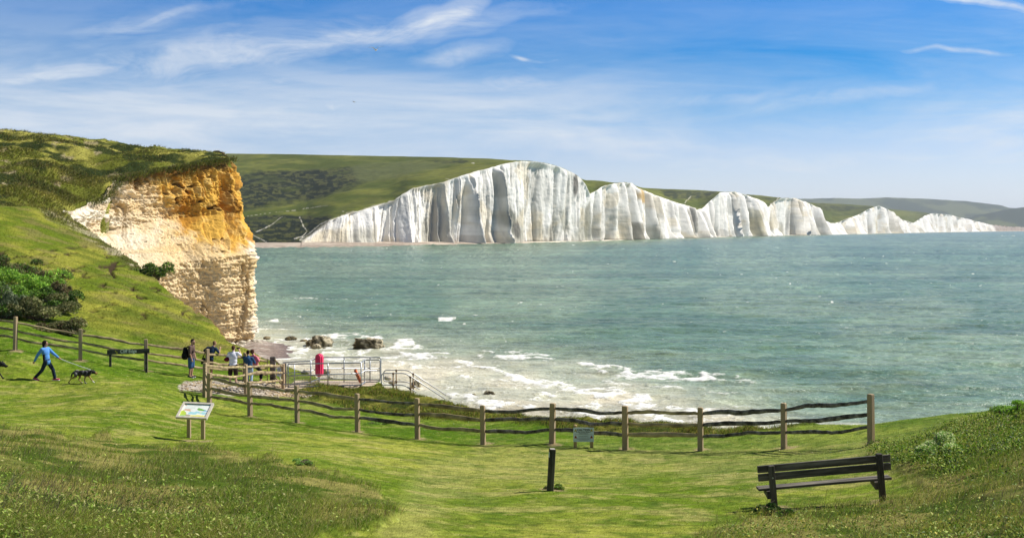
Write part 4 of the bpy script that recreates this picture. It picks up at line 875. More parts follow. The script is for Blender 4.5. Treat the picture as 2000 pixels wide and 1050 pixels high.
Lb = sp + 0.375
for zc_, nm in ((0.622, 'backrest_plank'), (0.497, 'backrest_plank')):
    mb = MB(); mb.box((-0.005, 0.066, zc_), (Lb, 0.042, 0.103), None, 1, 0.004); mb.build(nm, M['bench_wood'], root)
for yy in (0.115, 0.215):
    mb = MB(); mb.box((0, yy + .02, 0.305), (Lb + .01, 0.092, 0.034), None, 1, 0.004); mb.build('seat_plank', M['bench_wood'], root)
mb = MB(); mb.tube([(-sp / 2 + .002, -.046, .50), (-sp / 2 + .002, -.040, .50)], .014, 10); mb.build('bolt', M['steel'], root)

# ---- landing: slab, steps, railings
FZ = CAMZ - 7.36
mb = MB(); mb.box(((P(560, 0, 51.5).x + P(735, 0, 51.5).x) / 2, 51.7, FZ - .2), (P(733, 0, 51.5).x - P(568, 0, 51.5).x, 2.7, .5)); 
o_ = mb.build('landing_slab', M['concrete']); tag(o_, kind='structure')
st = empty('concrete_steps', (P(739, 0, 51.5).x, 51.6, FZ - .2)); tag(st, 'pale concrete steps going down from the landing towards the beach', 'steps')
for i in range(4):
    mb = MB(); mb.box((.25 + i * .34, 0, -.10 - i * .19), (.38, 1.5 - .1, .30), None, 1, 0.008); mb.build('step', M['concrete'], st)
def rounded(pts, r, n=5):
    """polyline with rounded corners"""
    out = [Vector(pts[0])]
    for i in range(1, len(pts) - 1):
        p = Vector(pts[i]); a = (Vector(pts[i - 1]) - p); b = (Vector(pts[i + 1]) - p); ra = min(r, a.length * .45); rb = min(r, b.length * .45)
        A = p + a.normalized() * ra; B = p + b.normalized() * rb
        for k in range(n + 1):
            t = k / n; out.append((A * (1 - t) + p * t) * (1 - t) + (p * (1 - t) + B * t) * t)
    out.append(Vector(pts[-1])); return out
rail_o = P(562, 755, 50.2)
root = empty('landing_railing', rail_o); tag(root, 'galvanised tube railing with wire mesh round the concrete landing beside the gate', 'railing')
def rl(pts, r=.028, rr=.0, nm='rail'):
    w = [P(*p) - rail_o for p in pts]; w = rounded(w, rr) if rr > 0 else w
    mb = MB(); mb.tube(w, r, 8); return mb.build(nm, M['steel'], root, True)
rl([(562, 710.5, 50.2), (705, 708, 50.8), (712.5, 702.3, 51.9), (739, 702.3, 51.95), (742.5, 703, 51.95), (742.5, 743, 51.95), (738, 745, 51.95), (712.5, 745.3, 51.9), (705, 751.5, 50.8), (562, 755.5, 50.2)], .030, .07)
rl([(562, 733.5, 50.2), (705, 728.7, 50.8), (712.5, 723.2, 51.9), (742, 723.2, 51.95)], .028)
for p in ((562.5, 710.5, 757, 50.2), (575, 710.2, 757, 50.3), (640.5, 709.2, 758, 50.5), (705.3, 708, 757, 50.8), (712, 702.5, 753, 51.9)):
    rl([(p[0], p[1], p[3]), (p[0], p[2], p[3])], .026, 0, 'post')
rl([(552, 707.8, 50.9), (607, 704.3, 51.3), (620, 698.3, 52.5), (640, 697.6, 52.5), (738, 697.6, 52.5), (743.8, 698.2, 52.5), (744, 739, 52.5), (740, 741.5, 52.5), (640, 739.6, 52.5), (621, 739.6, 52.5), (607, 745.5, 51.3), (552, 750.5, 50.9)], .028, .07)
rl([(552, 728.5, 50.9), (607, 724.3, 51.3), (620, 719, 52.5), (743.5, 718.7, 52.5)], .024)
for p in ((607, 704.3, 754, 51.3), (621.5, 698.3, 748, 52.5), (672, 697.6, 748, 52.5), (722.7, 697.6, 748, 52.5)):
    rl([(p[0], p[1], p[3]), (p[0], p[2], p[3])], .026, 0, 'post')
def meshpanel(a, b, c, d, nu, nv):
    mb = MB(); a, b, c, d = [P(*q) - rail_o for q in (a, b, c, d)]
    for i in range(nu + 1): t = i / nu; mb.tube([a.lerp(b, t), d.lerp(c, t)], .0035, 4)
    for j in range(nv + 1): t = j / nv; mb.tube([a.lerp(d, t), b.lerp(c, t)], .0035, 4)
    mb.build('wire_mesh', M['wire'], root)
meshpanel((562, 733.5, 50.2), (705, 729, 50.8), (705, 751, 50.8), (562, 755, 50.2), 44, 7); meshpanel((620, 719, 52.5), (743, 719, 52.5), (743, 740, 52.5), (620, 740, 52.5), 40, 6); meshpanel((562, 730, 50.9), (607, 725, 51.3), (607, 745, 51.3), (562, 750, 50.9), 14, 7)

def handrail(label, Y, tops, low, posts):
    o0 = P(posts[0][0], posts[0][2], Y); root = empty('stair_handrail', o0); tag(root, label, 'handrail', 'handrails of the beach steps')
    pts = [P(x, y, Y) - o0 for x, y in reversed(low)] + [P(x, y, Y) - o0 for x, y in tops]
    mb = MB(); mb.tube(rounded(pts, .16, 6), .028, 8); mb.build('rail', M['rust'], root, True)
    for x, y0, y1 in posts:
        mb = MB(); mb.tube([P(x, y0, Y) - o0, P(x, y1, Y) - o0 - Vector((0, 0, .3))], .034, 8); po = mb.build('post', M['post'], root, True)
        lowy = np.interp(x, [p[0] for p in low], [p[1] for p in low])
        for yy in (y0 + 1, lowy):
            mb = MB(); mb.ell(P(x, yy, Y) - o0, (.06, .06, .055), None, 10, 6); mb.build('clamp', M['clamp'], po, True)
handrail('nearer tubular handrail of the beach steps, its posts closest to the grass', 49.6, [(745, 728.3), (791, 728.5), (803, 735.5), (870, 779)], [(745, 751), (789.5, 751.5), (814, 766)], [(768, 728, 768), (801.5, 735, 768)])
handrail('farther tubular handrail of the beach steps, standing slightly higher against the sea', 51.2, [(749.5, 722.5), (796, 722.5), (808, 729.5), (872, 772)], [(749.5, 744.5), (795, 745), (820, 760)], [(774, 722, 765), (807, 729, 765)])

# ---- rescue equipment
c = P(623, 712.5, 52.0); root = empty('rescue_cabinet', c - Vector((0, 0, .55)))
tag(root, 'tall glossy red lifebuoy cabinet with rounded ends on the landing railing', 'lifebuoy cabinet')
def stadium(w, h, d0, d1, n=10, scale=1.0):
    V = []; r = w / 2; 
    for y in (d0, d1):
        for k in range(n): th = math.pi * k / (n - 1); V.append((r * math.cos(th), y, h / 2 - r + r * math.sin(th)))
        for k in range(n): th = math.pi + math.pi * k / (n - 1); V.append((r * math.cos(th), y, -h / 2 + r + r * math.sin(th)))
    m = 2 * n; return V, [tuple(reversed(range(m)))[::-1][::-1], tuple(range(m, 2 * m))[::-1]] + [(k, k + m, (k + 1) % m + m, (k + 1) % m) for k in range(m)]
mb = MB(); RZ = Matrix.Rotation(math.radians(-28), 3, 'Z')
for w, h, a_, b_ in ((.30, 1.04, -.10, -.02), (.36, 1.08, -.02, .05), (.33, 1.05, .05, .14)):
    V, Fs = stadium(w, h, a_, b_); mb.add([RZ @ Vector(v) + Vector((0, 0, .55)) for v in V], Fs)
bd = mb.build('cabinet', M['red'], root)
V, Fs = stadium(.17, .62, -.125, -.10); mb = MB(); mb.add([RZ @ Vector(v) + Vector((0, 0, .50)) for v in V], Fs); mb.build('lid_panel', M['red'], root)
mb = MB(); mb.tube([RZ @ Vector((.04, -.13, .38)) , RZ @ Vector((.075, -.15, .5)), RZ @ Vector((.04, -.13, .66))], .018, 8); mb.build('handle', M['red'], root, True)
mb = MB(); mb.tube([(0, .12, .3), (0, .12, -.25)], .03, 8); mb.build('mounting_pole', M['steel'], root)
c = P(699, 734, 51.2); root = empty('lifebuoy', c, 0); tag(root, 'orange lifebuoy seen edge-on, leaning inside the landing railing', 'lifebuoy')
mb = MB(); n1_, n2_ = 28, 12; V = []; Rt = Matrix.Rotation(math.radians(-24), 3, 'Y') @ Matrix.Rotation(math.radians(12), 3, 'Z') 
for i in range(n1_):
    a_ = 2 * math.pi * i / n1_
    for j in range(n2_):
        b_ = 2 * math.pi * j / n2_; r_ = .27 + .085 * math.cos(b_); V.append(Rt @ Vector((.075 * math.sin(b_), r_ * math.cos(a_), -r_ * math.sin(a_))))
V = [Matrix.Rotation(math.radians(48), 3, 'Y') @ v if False else v for v in V]
mb.add(V, [(i * n2_ + j, i * n2_ + (j + 1) % n2_, ((i + 1) % n1_) * n2_ + (j + 1) % n2_, ((i + 1) % n1_) * n2_ + j) for i in range(n1_) for j in range(n2_)])
ro = mb.build('ring', M['orange'], root, True)
for i in range(4):
    mb = MB(); a_ = math.pi / 4 + i * math.pi / 2; mb.tube([Rt @ Vector((x, .27 * math.cos(a_) + dx_, -.27 * math.sin(a_))) for x, dx_ in ((-.08, 0), (-.02, .0), (.02, 0), (.08, 0))], .03, 6); mb.build('white_band', M['white'], ro, True)

# ---- rocks
def rock(name, label, cat, c, dim, seed, colA, colB, group=None, n=(54, 34), rot=0.0, flat=0.0, tilt=0.0):
    th = np.linspace(0, 2 * np.pi, n[0], endpoint=False); ph = np.linspace(0.02, np.pi - 0.02, n[1]); T_, P_ = np.meshgrid(th, ph)
    x = np.sin(P_) * np.cos(T_); y = np.sin(P_) * np.sin(T_); z = np.cos(P_)
    if flat: z = np.clip(z, -1, flat) / flat * 0.9
    # facet it a little, then roughen
    q = 1 + (fbm(x * 1.4 + z * .9 + seed, y * 1.4 - z * .7, 3, seed) - .5) * .42 + (fbm(x * 4 + z * 3, y * 4 - z * 2.4 + seed, 4, seed + 5) - .5) * .40
    q += -np.abs(fbm(x * 2.6 - z * 2 + seed, y * 2.6 + z * 1.5, 3, seed + 9) - .5) * .5
    x, y, z = x * q * dim[0] / 2, y * q * dim[1] / 2, z * q * dim[2] / 2
    ca, sa = math.cos(rot), math.sin(rot); x, y = x * ca - y * sa, x * sa + y * ca; z = z + x * tilt
    f = fbm(x * 2.2 + z, y * 2.2 - z * .6, 4, seed + 20).ravel()
    i = np.arange(n[1] - 1)[:, None] * n[0] + np.arange(n[0])[None]; j = np.arange(n[1] - 1)[:, None] * n[0] + (np.arange(n[0])[None] + 1) % n[0]
    Fq = np.stack([i, i + n[0], j + n[0], j], -1).reshape(-1, 4)
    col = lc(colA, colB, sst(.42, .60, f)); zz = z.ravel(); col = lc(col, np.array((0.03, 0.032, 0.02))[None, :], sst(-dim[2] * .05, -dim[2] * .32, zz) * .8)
    o = link(name, np_mesh(name, np.stack([x.ravel(), y.ravel(), z.ravel()], 1), Fq, col), M['rock']); o.location = c
    return tag(o, label, cat, group)
DK, BR, PAL, CHK = (0.07, 0.058, 0.032), (0.26, 0.21, 0.12), (0.44, 0.38, 0.26), (0.62, 0.56, 0.46)
def seap(px, py): Yq = CAMZ * F / (py - HY); return Vector(((px - CX) / F * Yq, Yq, 0))
ROCKS = [(719, 680, 55, 30, 'large flat-topped boulder standing alone in the surf', DK, PAL, 0.55), (628, 677, 44, 34, 'tallest rounded boulder in the surf, at the back of its cluster', DK, PAL, 0),
         (607, 673, 24, 16, 'brown boulder leaning on the left of the tallest surf boulder', DK, BR, 0), (618, 680, 22, 14, 'pale boulder in front of the tallest surf boulder', BR, PAL, 0), (593, 668, 16, 9, 'small dark rock just left of the boulder cluster', DK, BR, 0),
         (568, 664, 20, 12, 'low dark rock between the cluster and the beach', DK, BR, 0), (521, 662, 14, 9, 'small dark rock nearest the foot of the headland', DK, BR, 0), (634, 682, 11, 5, 'tiny dark rock awash in front of the boulder cluster', DK, BR, 0),
         (956, 773, 24, 15, 'grey-brown rock in the foam beyond the grassy edge, the larger of two', DK, PAL, 0), (925, 773, 10, 7, 'smaller of two rocks in the foam beyond the grassy edge', DK, BR, 0), (812, 757, 20, 22, 'dark pointed rock showing between the stair handrails', DK, PAL, 0)]
for k, (px, py, w, h, lb, ca_, cb_, fl) in enumerate(ROCKS):
    c = seap(px, py); s_ = c.y / F; rock('boulder', lb, 'boulder', c + Vector((0, 0, h * s_ * .20)), (w * s_ * 1.15, w * s_ * .8, h * s_ * .92), 40 + k * 7, ca_, cb_, 'boulders in the surf', rot=k * .7 if k else 0.15, flat=fl)
CH = [(600, 726, 56.5, 24, 12, 'pale chalk block on the bank behind the railing, left of the red cabinet'), (609, 733, 56, 16, 10, 'small tan chalk block under the left of the red cabinet'), (637, 724, 56.5, 17, 13, 'yellowish chalk block just right of the red cabinet'), (645, 737, 55.5, 12, 8, 'little chalk lump on the edge of the landing slab'),
      (678, 748, 54.0, 9, 5, 'small pale stone on the back of the landing slab'), (757, 738, 54, 17, 9, 'white chalk lump between the railing and the stair handrails'), (766, 746, 53, 16, 8, 'low white chalk lump at the top of the beach steps')]
for k, (px, py, Yq, w, h, lb) in enumerate(CH):
    s_ = Yq / F; rock('chalk_block', lb, 'rock', P(px, py, Yq), (w * s_, w * s_ * .8, h * s_), 140 + k * 5, (0.50, 0.42, 0.30), CHK, 'chalk blocks round the landing', n=(30, 20))
# scattered stones and chalk rubble on the path: too many to count
def pebbles(name, label, n, sampler, size, colf, m='rock', seed=3):
    R_ = np.random.default_rng(seed); V = []; Fs = []; Cc = []
    ico = MB(); ico.ell((0, 0, 0), (1, 1, .6), None, 6, 4); iv = np.array([tuple(v) for v in ico.v]); it_ = []
    for f in ico.f: it_ += [f] if len(f) == 3 else [(f[0], f[1], f[2]), (f[0], f[2], f[3])]
    it_ = np.array(it_)
    for k in range(n):
        x, y, z = sampler(R_); s_ = size * R_.uniform(.4, 1.6); v = iv * s_ * R_.uniform(.6, 1.3, 3) * (1 + R_.uniform(-.25, .25, iv.shape)); a = R_.uniform(0, 6.28)
        v = np.stack([v[:, 0] * math.cos(a) - v[:, 1] * math.sin(a), v[:, 0] * math.sin(a) + v[:, 1] * math.cos(a), v[:, 2]], 1) + (x, y, z + s_ * .15)
        Fs.append(it_ + k * len(iv)); V.append(v); Cc.append(np.tile(colf(R_), (len(iv), 1)))
    o = link(name, np_mesh(name, np.vstack(V), np.vstack(Fs), np.vstack(Cc), False), M[m]); return tag(o, label, 'stones', kind='stuff')
def s_grav(R_):
    while True:
        px = R_.uniform(345, 640); py = R_.uniform(740, 778)
        if sdist(np.array([px]), np.array([py]), GRAV)[0] < 1: break
    q = GF(px, py, np.interp(px, [345, 640], [46, 48.5]), .14); return q.x, q.y, q.z
pebbles('path_rubble', 'loose chalk and flint stones on the bare path by the gate', 900, s_grav, .045, lambda R_: np.array(((.62, .52, .38), (.5, .36, .2), (.68, .62, .52), (.28, .22, .15))[R_.integers(4)]) * R_.uniform(.7, 1.1), seed=5)
def s_fall(R_):
    a = R_.uniform(); i = int(a * (S - 60)) ; x, y = bx[i], by[i]; k = R_.uniform(.5, 3.0) ; return x + k, y - k * .8, R_.uniform(-.1, .6)
pebbles('cliff_foot_rubble', 'fallen chalk lumps along the foot of the headland cliff', 260, s_fall, .45, lambda R_: np.array((.62, .55, .42)) * R_.uniform(.6, 1.15), seed=8)

# ================================================================== people and dogs
def remesh(mb, name, voxel, m, parent, smooth_it=2, col=None):
    me = mb.mesh(name + '_src'); o = bpy.data.objects.new(name + '_src', me); COL.objects.link(o)
    md = o.modifiers.new('r', 'REMESH'); md.mode = 'VOXEL'; md.voxel_size = voxel; md.use_smooth_shade = True
    if smooth_it: s_ = o.modifiers.new('s', 'SMOOTH'); s_.iterations = smooth_it; s_.factor = 0.5
    bpy.context.view_layer.update(); dg = bpy.context.evaluated_depsgraph_get(); me2 = bpy.data.meshes.new_from_object(o.evaluated_get(dg)); me2.name = name
    bpy.data.objects.remove(o); bpy.data.meshes.remove(me)
    me2.polygons.foreach_set('use_smooth', [True] * len(me2.polygons))
    if col is not None:
        n = len(me2.vertices); co = np.empty(n * 3, np.float32); me2.vertices.foreach_get('co', co); co = co.reshape(-1, 3)
        a = me2.color_attributes.new('col', 'FLOAT_COLOR', 'POINT'); c = np.ones((n, 4), np.float32); c[:, :3] = col(co); a.data.foreach_set('color', c.ravel())
    me2.materials.clear(); return link(name, me2, m, parent)
V3 = Vector
def hand(mb, wr, el, curl=0.5, side=1, r=0.0085):
    d = (V3(wr) - V3(el)).normalized(); lat = d.cross(V3((0, 1, 0.2))).normalized(); nrm = lat.cross(d).normalized()
    pc_ = V3(wr) + d * .05; mb.cap(V3(wr), pc_ + d * .03, .026, .032); mb.cap(pc_ - lat * .02, pc_ + lat * .02 + d * .02, .02, .02)
    for i, L in enumerate((.062, .075, .070, .054)):
        b = pc_ + d * .035 + lat * (-.028 + i * .0187); k = b + (d * math.cos(curl) + nrm * math.sin(curl)) * L * .55; e = k + (d * math.cos(curl * 2.2) + nrm * math.sin(curl * 2.2)) * L * .5
        mb.cap(b, k, r * 1.05, r, 6); mb.cap(k, e, r, r * .85, 6)
    b = pc_ - lat * .03 - d * .012; k = b - lat * .022 * 1 + d * .03; e = k + d * .026 + nrm * .012; mb.cap(b, k, r * 1.25, r * 1.1, 6); mb.cap(k, e, r * 1.1, r * .9, 6)
def person(label, foot, J, top, bottom, shoe, skin, hair, sleeve=0.5, short=None, face=0.0, hair_kind='short', girth=1.0, hem=0.0, extra=None, sole=None, group='people on the clifftop lawn'):
    root = empty('person', foot); tag(root, label, 'person', group); J = {k: V3(v) for k, v in J.items()}; g = girth
    hd, nk, pv = J['head'], J['neck'], J['pelvis']; shL, shR = J['shL'], J['shR']; ch = (shL + shR) / 2 * .55 + pv * .45; lat = (shR - shL).normalized(); up = (nk - pv).normalized(); fwd = up.cross(lat).normalized()
    B = MB(); RH = Matrix.Rotation(face, 3, 'Z')
    def hp(x, y, z): return hd + RH @ V3((x, y, z))
    B.ell(hd + V3((0, 0, .015)), (.074, .092, .100), RH, 18, 12); B.ell(hp(0, .022, -.045), (.055, .068, .070), RH, 16, 10); B.cap(hp(0, .085, .005), hp(0, .105, -.022), .010, .015, 8)
    for s_ in (-1, 1): B.ell(hp(s_ * .075, -.005, -.005), (.012, .022, .032), RH, 8, 6); B.ell(hp(s_ * .03, .076, .012), (.018, .012, .010), RH, 8, 6)
    B.cap(hp(-.018, .086, -.052), hp(.018, .086, -.052), .009, .009, 8)
    B.cap(nk - up * .04, hd - V3((0, 0, .05)), .058, .050)
    def torso(mb, e):
        Rm = Matrix((lat, fwd, up)).transposed(); sw = (shR - shL).length / 2
        mb.ell((shL + shR) / 2 * .72 + pv * .28, (max(sw * .92, .12) + e, .115 * g + e, .20 + e), Rm, 18, 12); mb.ell(ch * .6 + pv * .4, (.145 * g + e, .105 * g + e, .20 + e), Rm, 18, 12)
        mb.cap(shL, shR, .058 + e, .058 + e); mb.cap(nk - up * .03, (shL + shR) / 2, .06 + e * .6, .08 + e)
    torso(B, -.006)
    Rp = Matrix((lat, fwd, up)).transposed(); B.ell(pv, (.155 * g, .115 * g, .12), Rp, 16, 10)
    for s_ in 'LR':
        sh, el_, wr, hi, kn, an, toe = (J[k + s_] for k in ('sh', 'el', 'wr', 'hi', 'kn', 'an', 'to'))
        B.cap(sh, el_, .050, .040); B.cap(el_, wr, .040, .027); hand(B, wr, el_, J['curl'].x if 'curl' in J else .5)
        B.cap(hi, kn, .080 * g, .054); B.cap(kn, kn.lerp(an, .35), .052, .058); B.cap(kn.lerp(an, .35), an, .056, .036); B.cap(an, toe, .036, .03)
    body = remesh(B, 'body', .0085, M[skin], root, 2)
    # clothes
    C_ = MB(); torso(C_, .014); C_.ell(pv + up * (.03 - hem * .5), (.155 * g + .014, .115 * g + .014, .10 + hem * .5), Rp, 16, 10)
    for s_ in 'LR':
        sh, el_, wr = (J[k + s_] for k in ('sh', 'el', 'wr'))
        if sleeve <= .5: e = sh.lerp(el_, sleeve * 2); C_.cap(sh, e, .068, .060)
        else:
            C_.cap(sh, el_, .070, .056); C_.cap(el_, el_.lerp(wr, (sleeve - .5) * 2), .055, .043)
    tb = remesh(C_, 'top', .013, M[top], root, 3)
    C_ = MB(); C_.ell(pv - up * .005, (.150 * g + .012, .115 * g + .012, .125), Rp, 16, 10)
    for s_ in 'LR':
        hi, kn, an = (J[k + s_] for k in ('hi', 'kn', 'an'))
        if short is not None and short <= 1: C_.cap(hi, hi.lerp(kn, short), .100 * g, .086 * g)
        else: C_.cap(hi, kn, .096 * g, .070); C_.cap(kn, kn.lerp(an, (short or 1.98) - 1), .068, .062)
    remesh(C_, 'trousers' if short is None else 'shorts', .013, M[bottom], root, 3)
    for s_ in 'LR':
        an, toe = J['an' + s_], J['to' + s_]; d = (toe - an); C_ = MB(); dn = V3((0, 0, -.035)); hx = V3((d.x, d.y, 0)).normalized() if V3((d.x, d.y, 0)).length > 1e-3 else V3((0, 1, 0))
        C_.cap(an + dn - hx * .05, toe + V3((0, 0, -.0)), .046, .038); C_.cap(an, an + dn, .048, .05); so = remesh(C_, 'shoe', .010, M[shoe], root, 2)
        if sole: mb = MB(); mb.tube([an + dn * 1.9 - hx * .10, toe + V3((0, 0, -.030)) + hx * .03], 1, 8, sq=(.045, .012), up=(0, 0, 1)); mb.build('sole', M[sole], so, True)
    Hh = MB()
    if hair_kind == 'bob':
        Hh.ell(hp(0, -.018, .030), (.092, .100, .108), RH); Hh.ell(hp(0, -.055, -.055), (.080, .060, .095), RH)
        for s_ in (-1, 1): Hh.cap(hp(s_ * .078, -.02, .02), hp(s_ * .070, -.03, -.095), .026, .022)
    elif hair_kind == 'curly':
        R = random.Random(4)
        for k in range(42): a, b = R.uniform(0, 6.28), R.uniform(-.6, 1.3); v = (math.cos(a) * math.cos(b), math.sin(a) * math.cos(b), math.sin(b)); (v[1] < .35 or v[2] > .4) and Hh.ell(hp(v[0] * .082, v[1] * .085 - .015, v[2] * .10 + .02), (.036, .036, .036), None, 8, 6)
        Hh.ell(hp(0, -.02, .02), (.085, .09, .10), RH)
    else:
        k = .006 if hair_kind == 'short' else .0
        Hh.ell(hp(0, -.014, .038), (.078 + k, .090 + k, .088 + k), RH); Hh.ell(hp(0, -.045, -.005), (.070 + k, .058 + k, .075), RH)
        if hair_kind == 'beard' or 'beard' in (extra or ()): Hh.ell(hp(0, .045, -.078), (.052, .048, .040), RH); Hh.ell(hp(0, -.0, .075), (.075, .085, .055), RH)
    remesh(Hh, 'hair', .010, M[hair], root, 1)
    mb = MB()
    for s_ in (-1, 1): mb.ell(hp(s_ * .030, .087, .012), (.011, .006, .006), RH, 8, 6)
    mb.build('eyes', M['black'], root, True)
    return root, hp
def legs(hip_z, w=.10, x=0, y=0, kn=(0, .02), an=(0, 0), toe=(0, .16), spread=1.0):
    J = {}
    for s_, k in ((-1, 'L'), (1, 'R')):
        J['hi' + k] = (x + s_ * w * .85, y, hip_z); J['kn' + k] = (x + s_ * w * spread + kn[0], y + kn[1], hip_z * .53); J['an' + k] = (x + s_ * w * spread + an[0], y + an[1], .085); J['to' + k] = (x + s_ * w * spread + an[0] + toe[0] + s_ * .03, y + an[1] + toe[1], .035)
    return J

# woman walking the dog
fw = GF(92, 744, 43.0)
Jw = dict(head=(-.075, 0, 1.455), neck=(-.085, 0, 1.31), pelvis=(-.015, 0, .80), shL=(-.03, .17, 1.245), elL=(.17, .20, 1.05), wrL=(.375, .16, .90), shR=(-.13, -.17, 1.245), elR=(-.29, -.22, 1.01), wrR=(-.405, -.19, .80),
          hiL=(-.01, .085, .76), knL=(.19, .09, .44), anL=(.27, .09, .10), toL=(.42, .09, .055), hiR=(-.02, -.085, .76), knR=(-.16, -.09, .43), anR=(-.41, -.09, .17), toR=(-.30, -.09, .045))
wr_, hp_ = person('walker in a blue jacket and dark jeans striding right, holding a dog leash', fw, Jw, 'blue_jacket', 'navy_jeans', 'pink_shoe', 'skin', 'hair_dark', sleeve=.97, face=math.radians(-90), hair_kind='bob', girth=.92, hem=.12, sole='white')
mb = MB()
for s_ in (-1, 1): mb.ell(hp_(s_ * .032, .088, .014), (.026, .010, .020), Matrix.Rotation(math.radians(-90), 3, 'Z'), 10, 6); mb.cap(hp_(s_ * .055, .075, .018), hp_(s_ * .078, -.005, .012), .005, .005, 6)
mb.build('sunglasses', M['black'], wr_, True)
mb = MB(); mb.ell((-.07, -.135, .95), (.045, .03, .20)); mb.build('jacket_side_panel', M['black_cloth'], wr_, True)

# man with the rucksack
fm_ = GF(373, 737, 48.0); J = dict(head=(.085, -.01, 1.60), neck=(.03, 0, 1.44), pelvis=(.015, 0, .90), shL=(.05, .20, 1.375), elL=(.06, .25, 1.09), wrL=(.14, .22, .86), shR=(0.01, -.21, 1.375), elR=(.04, -.26, 1.08), wrR=(.10, -.22, .84),
        hiL=(.02, .09, .86), knL=(.03, .10, .47), anL=(-.01, .10, .09), toL=(.15, .10, .035), hiR=(.01, -.09, .86), knR=(.0, -.10, .47), anR=(-.04, -.10, .09), toR=(.12, -.12, .035))
rt, hp_ = person('bearded man in a brown T-shirt and denim shorts facing right, black rucksack on his back', fm_, J, 'brown_tee', 'denim', 'grey_shoe', 'skin', 'hair_dark', .42, .92, math.radians(-105), 'beard', 1.18, .06, sole='white')
bp_ = empty('rucksack', fm_ + V3((-.24, 0, .85))); tag(bp_, 'bulky black rucksack worn by the man in the brown T-shirt', 'rucksack')
mb = MB(); mb.ell((0, 0, .22), (.13, .19, .28)); mb.ell((-.05, 0, .12), (.13, .17, .18)); mb.ell((-.02, 0, .42), (.09, .13, .10)); remesh(mb, 'bag', .015, M['black_cloth'], bp_, 2)
for s_ in (-1, 1): mb = MB(); mb.tube([(.04, s_ * .10, .48), (.20, s_ * .12, .57), (.36, s_ * .12, .46), (.375, s_ * .13, .30), (.20, s_ * .20, .12), (.05, s_ * .12, .02)], 1, 8, sq=(.008, .026)); mb.build('strap', M['black_cloth'], bp_, True)

# man leaning on the rail, elbows out
fm_ = GF(409, 739, 48.8); J = dict(head=(.195, .16, 1.60), neck=(.145, .08, 1.465), pelvis=(.01, 0, .90), shL=(-.09, .04, 1.40), elL=(-.29, .10, 1.26), wrL=(-.14, .28, 1.15), shR=(.28, .05, 1.36), elR=(.41, .14, 1.16), wrR=(.40, .30, 1.33)); J.update(legs(.86, .09))
rt, hp_ = person('man in a navy T-shirt and black shorts, left elbow out', fm_, J, 'navy_tee', 'black_cloth', 'grey_shoe', 'skin', 'hair_fair', .40, .95, math.radians(-20), 'crop', 1.08, .04)
bp_ = empty('shoulder_bag', fm_ + V3((-.16, -.14, .66))); tag(bp_, 'black camera bag hanging at the left hip of the man in navy', 'bag')
mb = MB(); mb.box((0, 0, .16), (.34, .18, .28), Matrix.Rotation(.08, 3, 'Y'), .92, .04); mb.build('bag', M['black_cloth'], bp_); mb = MB(); mb.box((0, -.10, .13), (.22, .05, .16), None, .9, .02); mb.build('front_pocket', M['black_cloth'], bp_)
mb = MB(); mb.tube([(-.12, 0, .28), (-.02, -.02, .5), (.22, -.03, .72), (.36, .12, .80), (.30, .28, .66), (.10, .30, .35), (.1, .1, .28)], 1, 8, sq=(.006, .02)); mb.build('strap', M['black_cloth'], bp_, True)

# man in white taking a photo
fm_ = GF(455, 750, 48.4); J = dict(head=(.01, .05, 1.60), neck=(.015, .02, 1.45), pelvis=(.0, 0, .87), shL=(-.18, .02, 1.365), elL=(-.29, .10, 1.12), wrL=(-.10, .24, 1.10), shR=(.215, .02, 1.375), elR=(.33, .12, 1.26), wrR=(.215, .30, 1.46)); J.update(legs(.84, .115, spread=1.1)); J['curl'] = (.9, 0, 0)
rt, hp_ = person('man in a white T-shirt and dark brown shorts seen from behind, raising a phone', fm_, J, 'white_tee', 'dark_brown', 'grey_shoe', 'skin_pale', 'hair_brown', .40, .98, math.radians(-8), 'short', 1.14, .05)
ph_ = MB(); ph_.box((0, 0, 0), (.15, .012, .078), None, 1, .004); po = ph_.build('phone', M['black']); po.location = fm_ + V3((.14, .38, 1.56)); tag(po, 'dark phone held up by the man in the white T-shirt', 'phone')
mb = MB(); mb.ell((0, 0, 0), (.13, .09, .10)); mb.ell((.02, .0, .06), (.08, .06, .06)); o_ = remesh(mb, 'folded_jacket', .012, M['maroon'], None, 2); o_.location = fm_ + V3((-.28, .02, 1.10)); tag(o_, 'bundled maroon jacket tucked under the left arm of the man in white', 'jacket')

# man in the blue jumper
fm_ = GF(487, 747, 50.6); J = dict(head=(-.085, .12, 1.395), neck=(-.06, .05, 1.255), pelvis=(.0, 0, .72), shL=(-.24, .03, 1.16), elL=(-.24, .18, .92), wrL=(-.05, .33, .93), shR=(.135, .03, 1.14), elR=(.22, .16, .92), wrR=(.10, .33, .98)); J.update(legs(.69, .09, kn=(0, .10), an=(0, 0)))
person('man in a dark blue jumper and pale jeans seen from behind', fm_, J, 'blue_jumper', 'pale_denim', 'grey_shoe', 'skin', 'hair_dark', .97, None, math.radians(-10), 'short', 1.05, .06)
# person in pink, perched on the rail
fm_ = GF(506, 748, 51.4); J = dict(head=(-.30, -.02, 1.47), neck=(-.26, 0, 1.34), pelvis=(-.16, .08, .80), shL=(-.38, .08, 1.25), elL=(-.30, .22, 1.05), wrL=(-.12, .28, 1.15), shR=(-.13, -.06, 1.25), elR=(-.01, -.02, 1.05), wrR=(-.08, .16, 1.17),
        hiL=(-.20, .14, .78), knL=(.05, .18, .55), anL=(.02, .16, .10), toL=(.13, .26, .04), hiR=(-.12, .02, .78), knR=(.11, .04, .50), anR=(.09, .0, .10), toR=(.22, .06, .04))
person('curly-haired person in a pink top behind the man in the blue jumper', fm_, J, 'pink_top', 'black_cloth', 'grey_shoe', 'skin_pale', 'hair_curly', .97, 1.65, math.radians(-35), 'curly', .95, .05)

